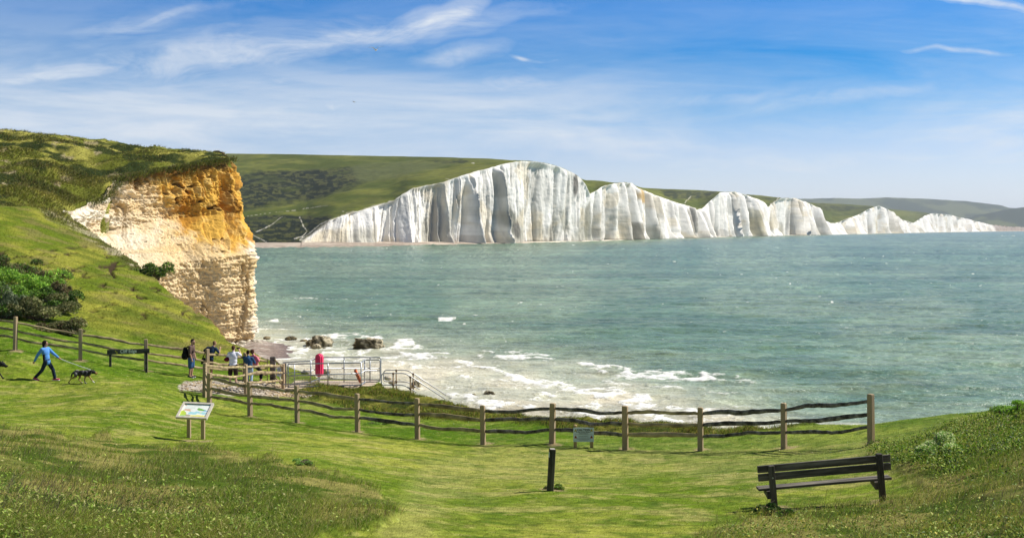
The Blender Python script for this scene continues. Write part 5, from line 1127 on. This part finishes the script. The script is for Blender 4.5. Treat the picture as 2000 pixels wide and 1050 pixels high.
# dogs
def dog(label, loc, rz, colf, parts=None, yaw=0.0, collar='black_cloth'):
    root = empty('dog', loc, rz); tag(root, label, 'dog')
    B = MB(); c = B.cap
    B.ell((.17, 0, .385), (.17, .105, .135), None, 16, 10); B.ell((.02, 0, .405), (.22, .095, .105), None, 16, 10); B.ell((-.20, 0, .410), (.13, .095, .110), None, 16, 10); B.ell((.24, 0, .40), (.11, .09, .12), None)
    c((.27, 0, .43), (.40, 0, .435), .085, .065); B.ell((.445, 0, .43), (.078, .062, .066), None, 14, 9); c((.47, 0, .418), (.575, 0, .382), .042, .026); c((.48, 0, .385), (.545, 0, .352), .022, .016); c((.572, 0, .395), (.585, 0, .392), .016, .014, 8)
    for s_ in (-1, 1): c((.415, s_ * .045, .475), (.400, s_ * .062, .525), .024, .010, 8); c((.400, s_ * .062, .525), (.425, s_ * .075, .500), .011, .008, 8)
    # hind legs: knee forward, hock back
    c((-.23, -.065, .38), (-.215, -.075, .28), .075, .05); c((-.215, -.075, .28), (-.385, -.08, .195), .046, .024); c((-.385, -.08, .195), (-.49, -.08, .055), .022, .018); c((-.49, -.08, .035), (-.445, -.08, .022), .024, .020)
    c((-.18, .065, .37), (-.10, .075, .265), .072, .046); c((-.10, .075, .265), (-.165, .08, .14), .040, .023); c((-.165, .08, .14), (-.07, .08, .035), .022, .018); c((-.07, .08, .028), (-.025, .08, .02), .023, .020)
    # fore legs
    c((.20, -.07, .34), (.145, -.075, .25), .056, .036); c((.145, -.075, .25), (.12, -.075, .12), .032, .022); c((.12, -.075, .12), (.145, -.075, .03), .022, .019); c((.145, -.075, .025), (.185, -.075, .018), .024, .02)
    c((.22, .065, .34), (.25, .07, .24), .054, .034); c((.25, .07, .24), (.34, .07, .13), .030, .022); c((.34, .07, .13), (.405, .07, .045), .021, .019); c((.405, .07, .04), (.44, .07, .03), .023, .02)
    c((-.31, 0, .44), (-.39, 0, .36), .034, .028); c((-.39, 0, .36), (-.42, 0, .25), .030, .026); c((-.42, 0, .25), (-.46, 0, .22), .024, .012)
    remesh(B, 'body', .0085, M['fur'], root, 2, colf)
    mb = MB(); mb.tube([V3((.345 + .018 * math.cos(a), .080 * math.sin(a), .435 + .085 * math.cos(a))) for a in np.linspace(0, 2 * math.pi, 17)], .012, 6, False); mb.build('collar', M[collar], root, True)
    mb = MB(); mb.ell((.592, 0, .393), (.014, .016, .012)); mb.build('nose', M['black'], root, True)
    mb = MB()
    for s_ in (-1, 1): mb.ell((.487, s_ * .045, .445), (.009, .006, .009))
    mb.build('eyes', M['black'], root, True); return root
def merle(co):
    x, y, z = co[:, 0], co[:, 1], co[:, 2]; c = np.tile((.030, .026, .026), (len(co), 1)); n = fbm(x * 14, z * 14 + y * 9, 3, 7)
    c = lc(c, np.array((.20, .19, .20))[None, :], sst(.55, .66, n) * (z > .33)); tan = sst(.31, .25, z) ; c = lc(c, np.array((.36, .22, .09))[None, :], tan)
    c = lc(c, np.array((.74, .70, .64))[None, :], sst(.12, .07, z) * (x > -.05)); c = lc(c, np.array((.42, .22, .08))[None, :], sst(.50, .54, x) * sst(.46, .42, z) * .9); return lc(c, np.array((.30, .20, .09))[None, :], sst(.31, .28, z) * (np.abs(x) < .2) * .5)
fd = GF(160.5, 748.5, 42.7)
dog('mottled black and tan dog with white forepaws walking right on a leash', fd, 0, merle)
fb_ = GF(-22, 741, 43.2)
dog('black dog at the left edge, only its head in view', fb_ + V3((0, 0, .0)), 0, lambda co: np.tile((.012, .012, .013), (len(co), 1)) * (1 + fbm(co[:, 0] * 30, co[:, 2] * 30, 2, 3)[:, None])).scale = (1.22, 1.22, 1.36)
ha = fw + V3((.445, .15, .855)); hb = fd + V3((.335, 0, .52)); 
mb = MB(); pts = [ha.lerp(hb, t) + V3((0, 0, -.015 * math.sin(math.pi * t))) - ha for t in np.linspace(0, 1, 14)]; mb.tube(pts, .013, 6)
lo = mb.build('leash', M['white'], None, True); lo.location = ha; tag(lo, 'taut white leash from the walker in blue to the mottled dog', 'leash')

# ================================================================== gulls
def gull(label, c, span, roll, lift, yaw, dark):
    root = empty('gull', c, 0, (0, roll, yaw)); tag(root, label, 'gull', 'gulls in flight'); k = span / 1.3
    mb = MB(); mb.ell((0, 0, 0), (.065 * k, .20 * k, .065 * k)); mb.ell((0, .20 * k, .02 * k), (.045 * k, .06 * k, .045 * k)); mb.cap((0, .25 * k, .015 * k), (0, .30 * k, .0), .014 * k, .005 * k, 8)
    V = [(-.03 * k, -.15 * k, .01), (.03 * k, -.15 * k, .01), (.075 * k, -.32 * k, .0), (-.075 * k, -.32 * k, 0)]; V += [(a, b, c_ - .012) for a, b, c_ in V]; mb.add(V, [(0, 1, 2, 3), (7, 6, 5, 4), (0, 4, 5, 1), (1, 5, 6, 2), (2, 6, 7, 3), (3, 7, 4, 0)])
    me = mb.mesh('body'); a = me.color_attributes.new('col', 'FLOAT_COLOR', 'POINT')
    for i, v in enumerate(me.vertices): a.data[i].color = (*(dark if v.co.z > .01 * k and v.co.y < .12 * k and dark[0] < .3 else (.72, .72, .72)), 1)
    link('body', me, M['plumage'], root)
    for s_ in (-1, 1):
        st_ = [(0.04, .0, .10, .02), (.22, .04, .09, lift), (.42, -.01, .065, lift * 1.25), (.65, -.10, .008, lift * 1.1)]; V = []
        for x, y, cw_, z in st_:
            for yy, zz in ((y + cw_, .0), (y, .012), (y - cw_, 0.0), (y, -.006)): V.append((s_ * x * k, yy * k, (z + zz) * k))
        Fs = [(i * 4 + j, i * 4 + (j + 1) % 4, (i + 1) * 4 + (j + 1) % 4, (i + 1) * 4 + j) for i in range(3) for j in range(4)] + [(12, 13, 14, 15)]
        me = bpy.data.meshes.new('wing'); me.from_pydata(V, [], Fs); a = me.color_attributes.new('col', 'FLOAT_COLOR', 'POINT')
        for i in range(len(V)): a.data[i].color = (*((.03, .03, .03) if i >= 12 else (dark if i >= 4 else (.6, .6, .6))), 1)
        link('wing', me, M['plumage'], root)
gull('larger white gull gliding with raised black-tipped wings', P(734.5, 98, 90), 1.28, math.radians(-8), .22, math.radians(25), (.55, .56, .58))
gull('smaller dark-backed gull lower in the sky', P(692, 199.5, 150), 1.0, math.radians(6), .06, math.radians(60), (.12, .11, .10))

# ================================================================== far town under the hills
for k, (px, w, h, lb) in enumerate(((1936, 5, 4, 'leftmost of the tiny pale buildings at the end of the far cliffs'), (1944, 6, 5, 'second and widest of the tiny pale buildings at the end of the far cliffs'), (1953, 4, 4, 'third of the tiny pale buildings, beside the gap'), (1962, 4, 3.4, 'rightmost of the tiny pale buildings under the grey hills'))):
    Yq = 8450; s_ = Yq / F; b0 = P(px, 443.5, Yq); root = empty('house', b0); tag(root, lb, 'building', 'far seafront buildings')
    mb = MB(); mb.box((0, 0, h * s_ * .25), (w * s_, 14, h * s_ * .9)); mb.build('wall', M['white'], root)
    mb = MB(); z0 = h * s_ * .7; W_ = w * s_ / 2 + .5; mb.add([(-W_, -7.6, z0), (W_, -7.6, z0), (W_, 7.6, z0), (-W_, 7.6, z0), (-W_, 0, z0 + 5), (W_, 0, z0 + 5)], [(0, 1, 5, 4), (2, 3, 4, 5), (0, 4, 3), (1, 2, 5), (3, 2, 1, 0)]); mb.build('roof', M['rail'], root)

# ================================================================== vegetation
VG = np.random.default_rng(77)
NRg, NCg = YY.shape
dPY = np.abs(np.gradient(GPY.reshape(YY.shape), axis=0)).ravel(); dPX = (np.gradient(UU, axis=1) * F).ravel()
inview = (GPX > -420) & (GPX < 2600) & (GPY < 1200) & (MASK['dl'] < 0.5)
def sample(w, n):
    w = np.clip(w, 0, None) * dPY * dPX * inview; cs = np.cumsum(w); idx = np.searchsorted(cs, VG.random(n) * cs[-1]); idx = np.clip(idx, 0, len(w) - 1)
    y = GY[idx] * np.exp((VG.random(n) - .5) * .008); x = (GX[idx] / GY[idx] + (VG.random(n) - .5) * .0016) * y
    return x, y, bil(Zg, x, y), idx
def blades(name, label, x, y, z, h, w, lean, col, m='blade', wind=(0.35, 0.1), cat='grass'):
    n = len(x); a = VG.random(n) * 2 * np.pi; h = h * VG.uniform(.55, 1.25, n); w = w * VG.uniform(.7, 1.3, n)
    # blade planes turned mostly across the slope of light, bent with the wind
    ca, sa = np.cos(a) * w, np.sin(a) * w; lx = (VG.normal(0, lean, n) + wind[0] * lean * 2) * h; ly = (VG.normal(0, lean, n) + wind[1]) * h * .6
    V = np.empty((n, 5, 3)); b = np.stack([x, y, z - .01], 1)
    V[:, 0] = b + np.stack([-ca, -sa, 0 * x], 1); V[:, 1] = b + np.stack([ca, sa, 0 * x], 1)
    mpt = b + np.stack([lx * .35, ly * .35, h * .62], 1); V[:, 2] = mpt + np.stack([-ca * .7, -sa * .7, 0 * x], 1); V[:, 3] = mpt + np.stack([ca * .7, sa * .7, 0 * x], 1)
    V[:, 4] = b + np.stack([lx, ly, h], 1)
    o = np.arange(n)[:, None] * 5; T3 = np.concatenate([o + np.array([[0, 1, 2]]), o + np.array([[1, 3, 2]]), o + np.array([[2, 3, 4]])], 1).reshape(-1, 3)
    C5 = np.repeat(col[:, None, :], 5, 1).reshape(-1, 3)
    ob = link(name, np_mesh(name, V.reshape(-1, 3), T3, C5, False), M[m]); return tag(ob, label, cat, kind='stuff')
def pick(pal, n, pr=None, var=.22):
    pal = np.array(pal); i = VG.choice(len(pal), n, p=pr); return pal[i] * VG.uniform(1 - var, 1 + var, (n, 1))
def shade_by_ground(c, idx, k=.45): return c * (1 - k) + C[idx] * k
px1 = lambda y: y / 1098.0
rough_all = np.clip(MASK['A'] + MASK['B'] + MASK['C'], 0, 1)
# short lawn
x, y, z, i = sample((1 - rough_all) * (1 - MASK['grav']) * (GY < 60), 190000)
blades('lawn_grass', 'closely grazed bright green clifftop turf', x, y, z, .020 + .0004 * y, .18 * px1(y), .7, shade_by_ground(pick([(.17, .28, .015), (.34, .38, .05), (.44, .41, .10), (.06, .12, .008)], len(x), [.33, .32, .15, .20], .38), i, .62))
# left bank
gA = fbm(GX * .9, GY * .9, 3, 905)
x, y, z, i = sample(MASK['A'] * (.3 + gA), 120000); t_ = sst(.35, .65, gA[i])
cA = pick([(.23, .36, .025), (.46, .52, .07), (.66, .55, .24), (.08, .14, .014), (.34, .22, .10)], len(x), [.30, .24, .15, .18, .13])
blades('bank_grass', 'long tufted grass over the bank at bottom left', x, y, z, (.035 + .10 * sst(.3, .7, gA[i])), .17 * px1(y), .62, shade_by_ground(cA, i, .15))
# right bank
gB = fbm(GX * .9, GY * .9, 3, 915); x, y, z, i = sample(MASK['B'] * (.3 + gB), 100000)
cB = pick([(.22, .35, .025), (.48, .52, .07), (.66, .56, .24), (.08, .14, .015), (.34, .22, .09)], len(x), [.30, .24, .14, .20, .12])
blades('bank_grass', 'long tufted grass and weeds over the bank at bottom right', x, y, z, (.035 + .10 * sst(.3, .7, gB[i])), .17 * px1(y), .62, shade_by_ground(cB, i, .15))
# cliff edge strip
gC = fbm(GX * .7, GY * .7, 3, 925); x, y, z, i = sample(MASK['C'] * (.3 + gC), 60000)
blades('cliff_edge_grass', 'dark shaggy grass tufts along the cliff edge behind the fence', x, y, z, .03 + .13 * sst(.4, .7, gC[i]), .26 * px1(y), .6, pick([(.22, .33, .03), (.44, .46, .06), (.46, .32, .09), (.05, .08, .012), (.20, .13, .04)], len(x), [.3, .2, .15, .2, .15]))
# hillside and heath
x, y, z, i = sample((GY > 58) * (1 - MASK['heath']) * (1 - MASK['scars']) * (1 - MASK['eros']), 70000)
blades('hillside_grass', 'short grass over the green hillside at left', x, y, z, .05 + .0 * y, .25 * px1(y), .7, shade_by_ground(pick([(.20, .26, .03), (.32, .33, .06), (.14, .19, .02)], len(x)), i, .75))
gH = fbm(GX * .14, GY * .14, 4, 935); x, y, z, i = sample(MASK['heath'] * (.25 + gH) + MASK['eros'] * .3, 80000)
blades('heath_grass', 'rough mottled grass and heather over the top of the headland', x, y, z, (.12 + .28 * sst(.4, .65, gH[i])), .36 * px1(y), .8, shade_by_ground(pick([(.28, .32, .035), (.56, .50, .12), (.09, .12, .02), (.28, .2, .06)], len(x)), i, .5))

rim_i = VG.integers(int(S * .12), int(S * .93), 5200); rx_ = tx[rim_i] + VG.normal(0, .35, 5200) - nx_[rim_i] * .1; ry_ = ty[rim_i] + VG.normal(0, .35, 5200); rz_ = tz[rim_i] + .25 - np.abs(VG.normal(0, .30, 5200)) * (.4 + 1.6 * vn(rim_i * .05, rim_i * 0, 5))
blades('rim_turf', 'ragged dark turf hanging over the top edge of the headland cliff', rx_ + nx_[rim_i] * .7, ry_ + ny_[rim_i] * .7, rz_, .32, .30 * px1(ry_), .9, pick([(.10, .14, .02), (.16, .13, .05), (.05, .07, .012), (.22, .24, .04)], 5200))
def leaves(P3, size, col, n_up=0.3):
    n = len(P3); nrm = VG.normal(0, 1, (n, 3)); nrm[:, 2] += n_up * 2; nrm /= np.linalg.norm(nrm, axis=1)[:, None]
    r = VG.normal(0, 1, (n, 3)); u = np.cross(nrm, r); u /= np.linalg.norm(u, axis=1)[:, None] + 1e-9; v = np.cross(nrm, u); s_ = (size * VG.uniform(.6, 1.4, n))[:, None]
    V = np.stack([P3 - u * s_, P3 + v * s_ * .45 + nrm * s_ * .12, P3 + u * s_, P3 - v * s_ * .45 + nrm * s_ * .12], 1).reshape(-1, 3)
    Fq = np.arange(n)[:, None] * 4 + np.arange(4)[None]; return V, Fq, np.repeat(col[:, None, :], 4, 1).reshape(-1, 3)
def shrub(name, label, cat, c, dims, n, lsize, pal, pr=None, seed=1, group=None, twig=(.16, .11, .08), lobes=24, twigs=240, top=0.0):
    global VG
    R_ = np.random.default_rng(seed); root = empty(name, c); tag(root, label, cat, group); dims = np.array(dims) / 2
    cen = R_.normal(0, .5, (lobes, 3)); cen[:, 2] = np.abs(cen[:, 2]) * .7; cen = np.clip(cen, -.85, .85); rad = R_.uniform(.20, .44, lobes) * (9 / lobes) ** .12
    k = R_.integers(0, lobes, n); d = R_.normal(0, 1, (n, 3)); d /= np.linalg.norm(d, axis=1)[:, None]; d[:, 2] = np.where(d[:, 2] < -.2, -d[:, 2], d[:, 2])
    q = cen[k] + d * (rad[k] * R_.uniform(.55, 1.06, n) ** .5)[:, None] + R_.normal(0, .03, (n, 3)); keep = q[:, 2] > -.15; q = q[keep]; k = k[keep]; P3 = q * dims
    P3[:, 2] += dims[2] * .15
    clump = fbm(P3[:, 0] / dims[0] * 3 + seed, P3[:, 2] / dims[2] * 3 + P3[:, 1] / dims[1] * 2, 3, seed); pal = np.array(pal); ii = R_.choice(len(pal), len(P3), p=pr)
    col = pal[ii] * R_.uniform(.75, 1.25, (len(P3), 1)) * (1.1 + 1.5 * clump)[:, None] * R_.uniform(.8, 1.2, lobes)[k][:, None]
    V, Fq, cc = leaves(P3, np.full(len(P3), lsize), col); link('foliage', np_mesh('foliage', V, Fq, cc, False), M['leaf'], root)
    mb = MB()
    for j in range(twigs):
        kk = R_.integers(0, lobes); dd = R_.normal(0, 1, 3); dd[2] = abs(dd[2]) + .2; dd /= np.linalg.norm(dd); e = (cen[kk] + dd * rad[kk] * R_.uniform(.9, 1.22)) * dims + (0, 0, dims[2] * .15)
        s0 = np.array([R_.normal(0, .12) * dims[0], R_.normal(0, .12) * dims[1], -dims[2] * .1]) if j < twigs * .3 else (cen[kk] * dims + (0, 0, dims[2] * .1)); mdl = (s0 + e) / 2 + R_.normal(0, .03, 3)
        r0 = .018 if j < twigs * .3 else .008; r0 *= max(1, c[1] / 40) * .8; mb.tube([s0, mdl, e], [r0, r0 * .7, r0 * .3], 4, False)
    mt = 'twig%.2f' % twig[0]
    if mt not in M: M[mt] = pmat('twig_bark', twig, .9, .2, 5)
    mb.build('stem', M[mt], root); return root
GRN = [(.05, .10, .012), (.09, .16, .02), (.03, .06, .01)]; BRI = [(.12, .22, .02), (.20, .30, .04), (.06, .13, .015)]; OLV = [(.10, .11, .035), (.16, .15, .06), (.05, .06, .02)]; GRY = [(.12, .15, .08), (.18, .21, .12), (.07, .09, .04)]; BRN = [(.13, .09, .045), (.09, .075, .035), (.07, .085, .025)]
SHR = [(18, 530, 70, 90, 60, 'dark brown-green shrub at the top of the left thicket', BRN + GRN, 7000), (60, 548, 66, 110, 60, 'bright green bramble mound in the middle of the left thicket', BRI, 9000), (88, 530, 68, 70, 50, 'brown twiggy scrub along the upper rim of the thicket', BRN, 6500),
       (122, 585, 64, 40, 52, 'brown bare-twigged shrub at the right rim of the thicket', BRN, 5000), (108, 606, 61, 62, 56, 'dense dark green rounded shrub at the right of the thicket', GRN, 8500), (30, 585, 61, 100, 50, 'light green leafy shrub above the grey-green bush', BRI + GRN, 8500),
       (8, 636, 56, 50, 70, 'grey-green rounded bush at the left edge behind the fence', GRY, 7500), (62, 634, 57, 100, 54, 'olive shrub behind the fence between its first two posts', OLV, 9500), (122, 648, 54.5, 70, 36, 'low purplish-brown shrub straight behind the second fence post', BRN + OLV, 7000), (-40, 640, 55, 60, 80, 'tall green bush beyond the left edge of the thicket', GRN, 4000),
       (300, 536, 100, 50, 36, 'round green bush alone on the brink of the headland cliff', GRN + OLV + BRI, 6000), (316, 538, 101, 20, 32, 'brown dead-looking shrub beside the round clifftop bush', BRN, 2500)]
for k, (px, py, Yq, w, h, lb, pal, n) in enumerate(SHR):
    b_ = GP(px, Yq); s_ = Yq / F; top_h = max(.6, (b_.z - P(px, py, Yq).z) * 0 + h * s_)
    bz_ = min(b_.z, P(px, py, Yq).z + .8) if abs(b_.z - P(px, py, Yq).z) < 3 else b_.z
    shrub('shrub', lb, 'shrub', (b_.x, b_.y, b_.z - .1), (w * s_ * 1.35, w * s_ * 1.0, h * s_ * 1.5), n, .055 * Yq / 60 + .01, pal, seed=300 + k, group='shrubs of the hillside')
# leafy undergrowth on the right-hand mound and along the bottom
def ground_leaves(name, label, wgt, n, size, hgt, pal, pr=None, seed=0):
    x, y, z, i = sample(wgt, n); P3 = np.stack([x, y, z + VG.random(len(x)) ** 1.3 * hgt * (.3 + fbm(x * 1.5, y * 1.5, 3, seed))], 1)
    V, Fq, cc = leaves(P3, size * VG.uniform(.6, 1.3, len(x)), pick(pal, len(x), pr)); return tag(link(name, np_mesh(name, V, Fq, cc, False), M['leaf']), label, 'undergrowth', kind='stuff')
wl_ = sst(.45, .6, fbm(GX * 1.2, GY * 1.2, 4, 945))
lowL = sst(940, 1010, GPY + (fbm(GPX * .01, GPY * .02, 3, 947) - .5) * 120) * sst(640, 500, GPX)
ground_leaves('undergrowth', 'yellow-green bramble leaves and weeds at the foot of the left bank', MASK['A'] * (wl_ * .25 + lowL) * (GY < 24), 34000, .020, .14, [(.24, .36, .04), (.42, .48, .10), (.12, .2, .025), (.46, .44, .16)], [.4, .25, .2, .15], 1)
lowR = sst(985, 1030, GPY) ; mound = sst(24, 0, sdist(GPX, GPY, [(1700, 880), (1790, 860), (1870, 830), (1940, 805), (2000, 788), (2300, 770), (2300, 930), (2000, 880), (1900, 890), (1850, 920), (1780, 905)]))
ground_leaves('undergrowth', 'bright leafy weeds over the mound behind the right end of the bench', MASK['B'] * np.clip(mound + wl_ * .12, 0, 1) * (GPY < 950), 62000, .022, .20, [(.16, .30, .02), (.34, .46, .05), (.03, .07, .008), (.42, .44, .09)], [.32, .25, .28, .15], 2)
ground_leaves('undergrowth', 'yellow-flecked low weeds in front of the bench', MASK['B'] * (lowR + wl_ * .3) * (GPY > 930), 34000, .018, .12, [(.22, .34, .04), (.40, .46, .09), (.12, .2, .025), (.6, .55, .10)], [.4, .3, .2, .1], 3)
x, y, z, i = sample(MASK['A'] * (.1 + sst(700, 150, GPX)) * sst(.4, .6, fbm(GX * .6, GY * .6, 3, 951)), 3200)
blades('dry_stems', 'thin dark dry stalks leaning in the wind on the left bank', x, y, z, .30, .07 * px1(y) + .0012, .45, pick([(.12, .08, .05), (.20, .14, .10), (.30, .25, .16)], len(x)), wind=(.9, .1), cat='dry stalks')
x, y, z, i = sample(MASK['B'] * (GPY > 960), 1500)
blades('dry_stems', 'thin dark dry stalks among the weeds at bottom right', x, y, z, .32, .07 * px1(y) + .0012, .4, pick([(.12, .08, .05), (.20, .14, .10)], len(x)), wind=(.7, .1), cat='dry stalks')
x, y, z, i = sample((1 - rough_all) * (1 - MASK['grav']) * (GY < 50) * sst(.4, .7, fbm(GX * .5, GY * .5, 3, 955)), 2400)
V, Fq, cc = leaves(np.stack([x, y, z + .04], 1), .30 * px1(y), pick([(.84, .84, .80)], len(x), None, .05), 2.0); tag(link('daisies', np_mesh('daisies', V, Fq, cc, False), M['leaf']), 'scattered white daisies on the lawn', 'flowers', kind='stuff')
x, y, z, i = sample(rough_all * (GY < 26), 700)
V, Fq, cc = leaves(np.stack([x, y, z + .12], 1), .40 * px1(y), pick([(.75, .62, .02)], len(x), None, .1), 1.0); tag(link('yellow_flowers', np_mesh('yellow_flowers', V, Fq, cc, False), M['leaf']), 'small yellow flowers dotted through the rough grass', 'flowers', kind='stuff')
# single plants one can point to
def plant(label, px, Y, w, h, pal, n, ls, seed, cat='plant', name='leafy_plant', tw=40, pr=None):
    b_ = GP(px, Y); return shrub(name, label, cat, (b_.x, b_.y, b_.z), (w, w * .8, h * 2), n, ls, pal, pr, seed=seed, twigs=tw, lobes=7)
plant('pale-flowered leafy clump on the mound to the right of the bench', 1832, 19.4, .85, .34, [(.34, .42, .16), (.12, .24, .03), (.50, .52, .28)], 5200, .022, 501, name='flowering_clump')
plant('small dark dock plant at the upper edge of the left bank', 592, 20.6, .40, .08, [(.09, .17, .03), (.14, .22, .05)], 900, .02, 502)
plant('low weed at the foot of the left bench leg, bench shadow put into its dark leaves', 1500, 15.9, .40, .12, [(.014, .04, .006), (.035, .08, .012)], 1600, .020, 503)  # leaf colours near black, also standing in for the bench's shadow
plant('second low dark weed, to the right of the left bench leg', 1535, 15.6, .30, .10, [(.03, .08, .01), (.06, .12, .02)], 900, .020, 504)
plant('grass tuft round the foot of the waymarker post', 1082, 20.0, .30, .09, [(.09, .16, .015), (.14, .22, .03)], 700, .018, 505, name='grass_tuft')
plant('tall dark weed on the crest of the mound at the right edge', 1985, 23.5, 1.1, .28, [(.10, .20, .02), (.16, .26, .03)], 2200, .022, 506, tw=120)
plant('low weed on the lawn behind the middle of the fence', 738, 39.3, .9, .05, [(.10, .2, .02), (.16, .26, .04)], 700, .03, 507)
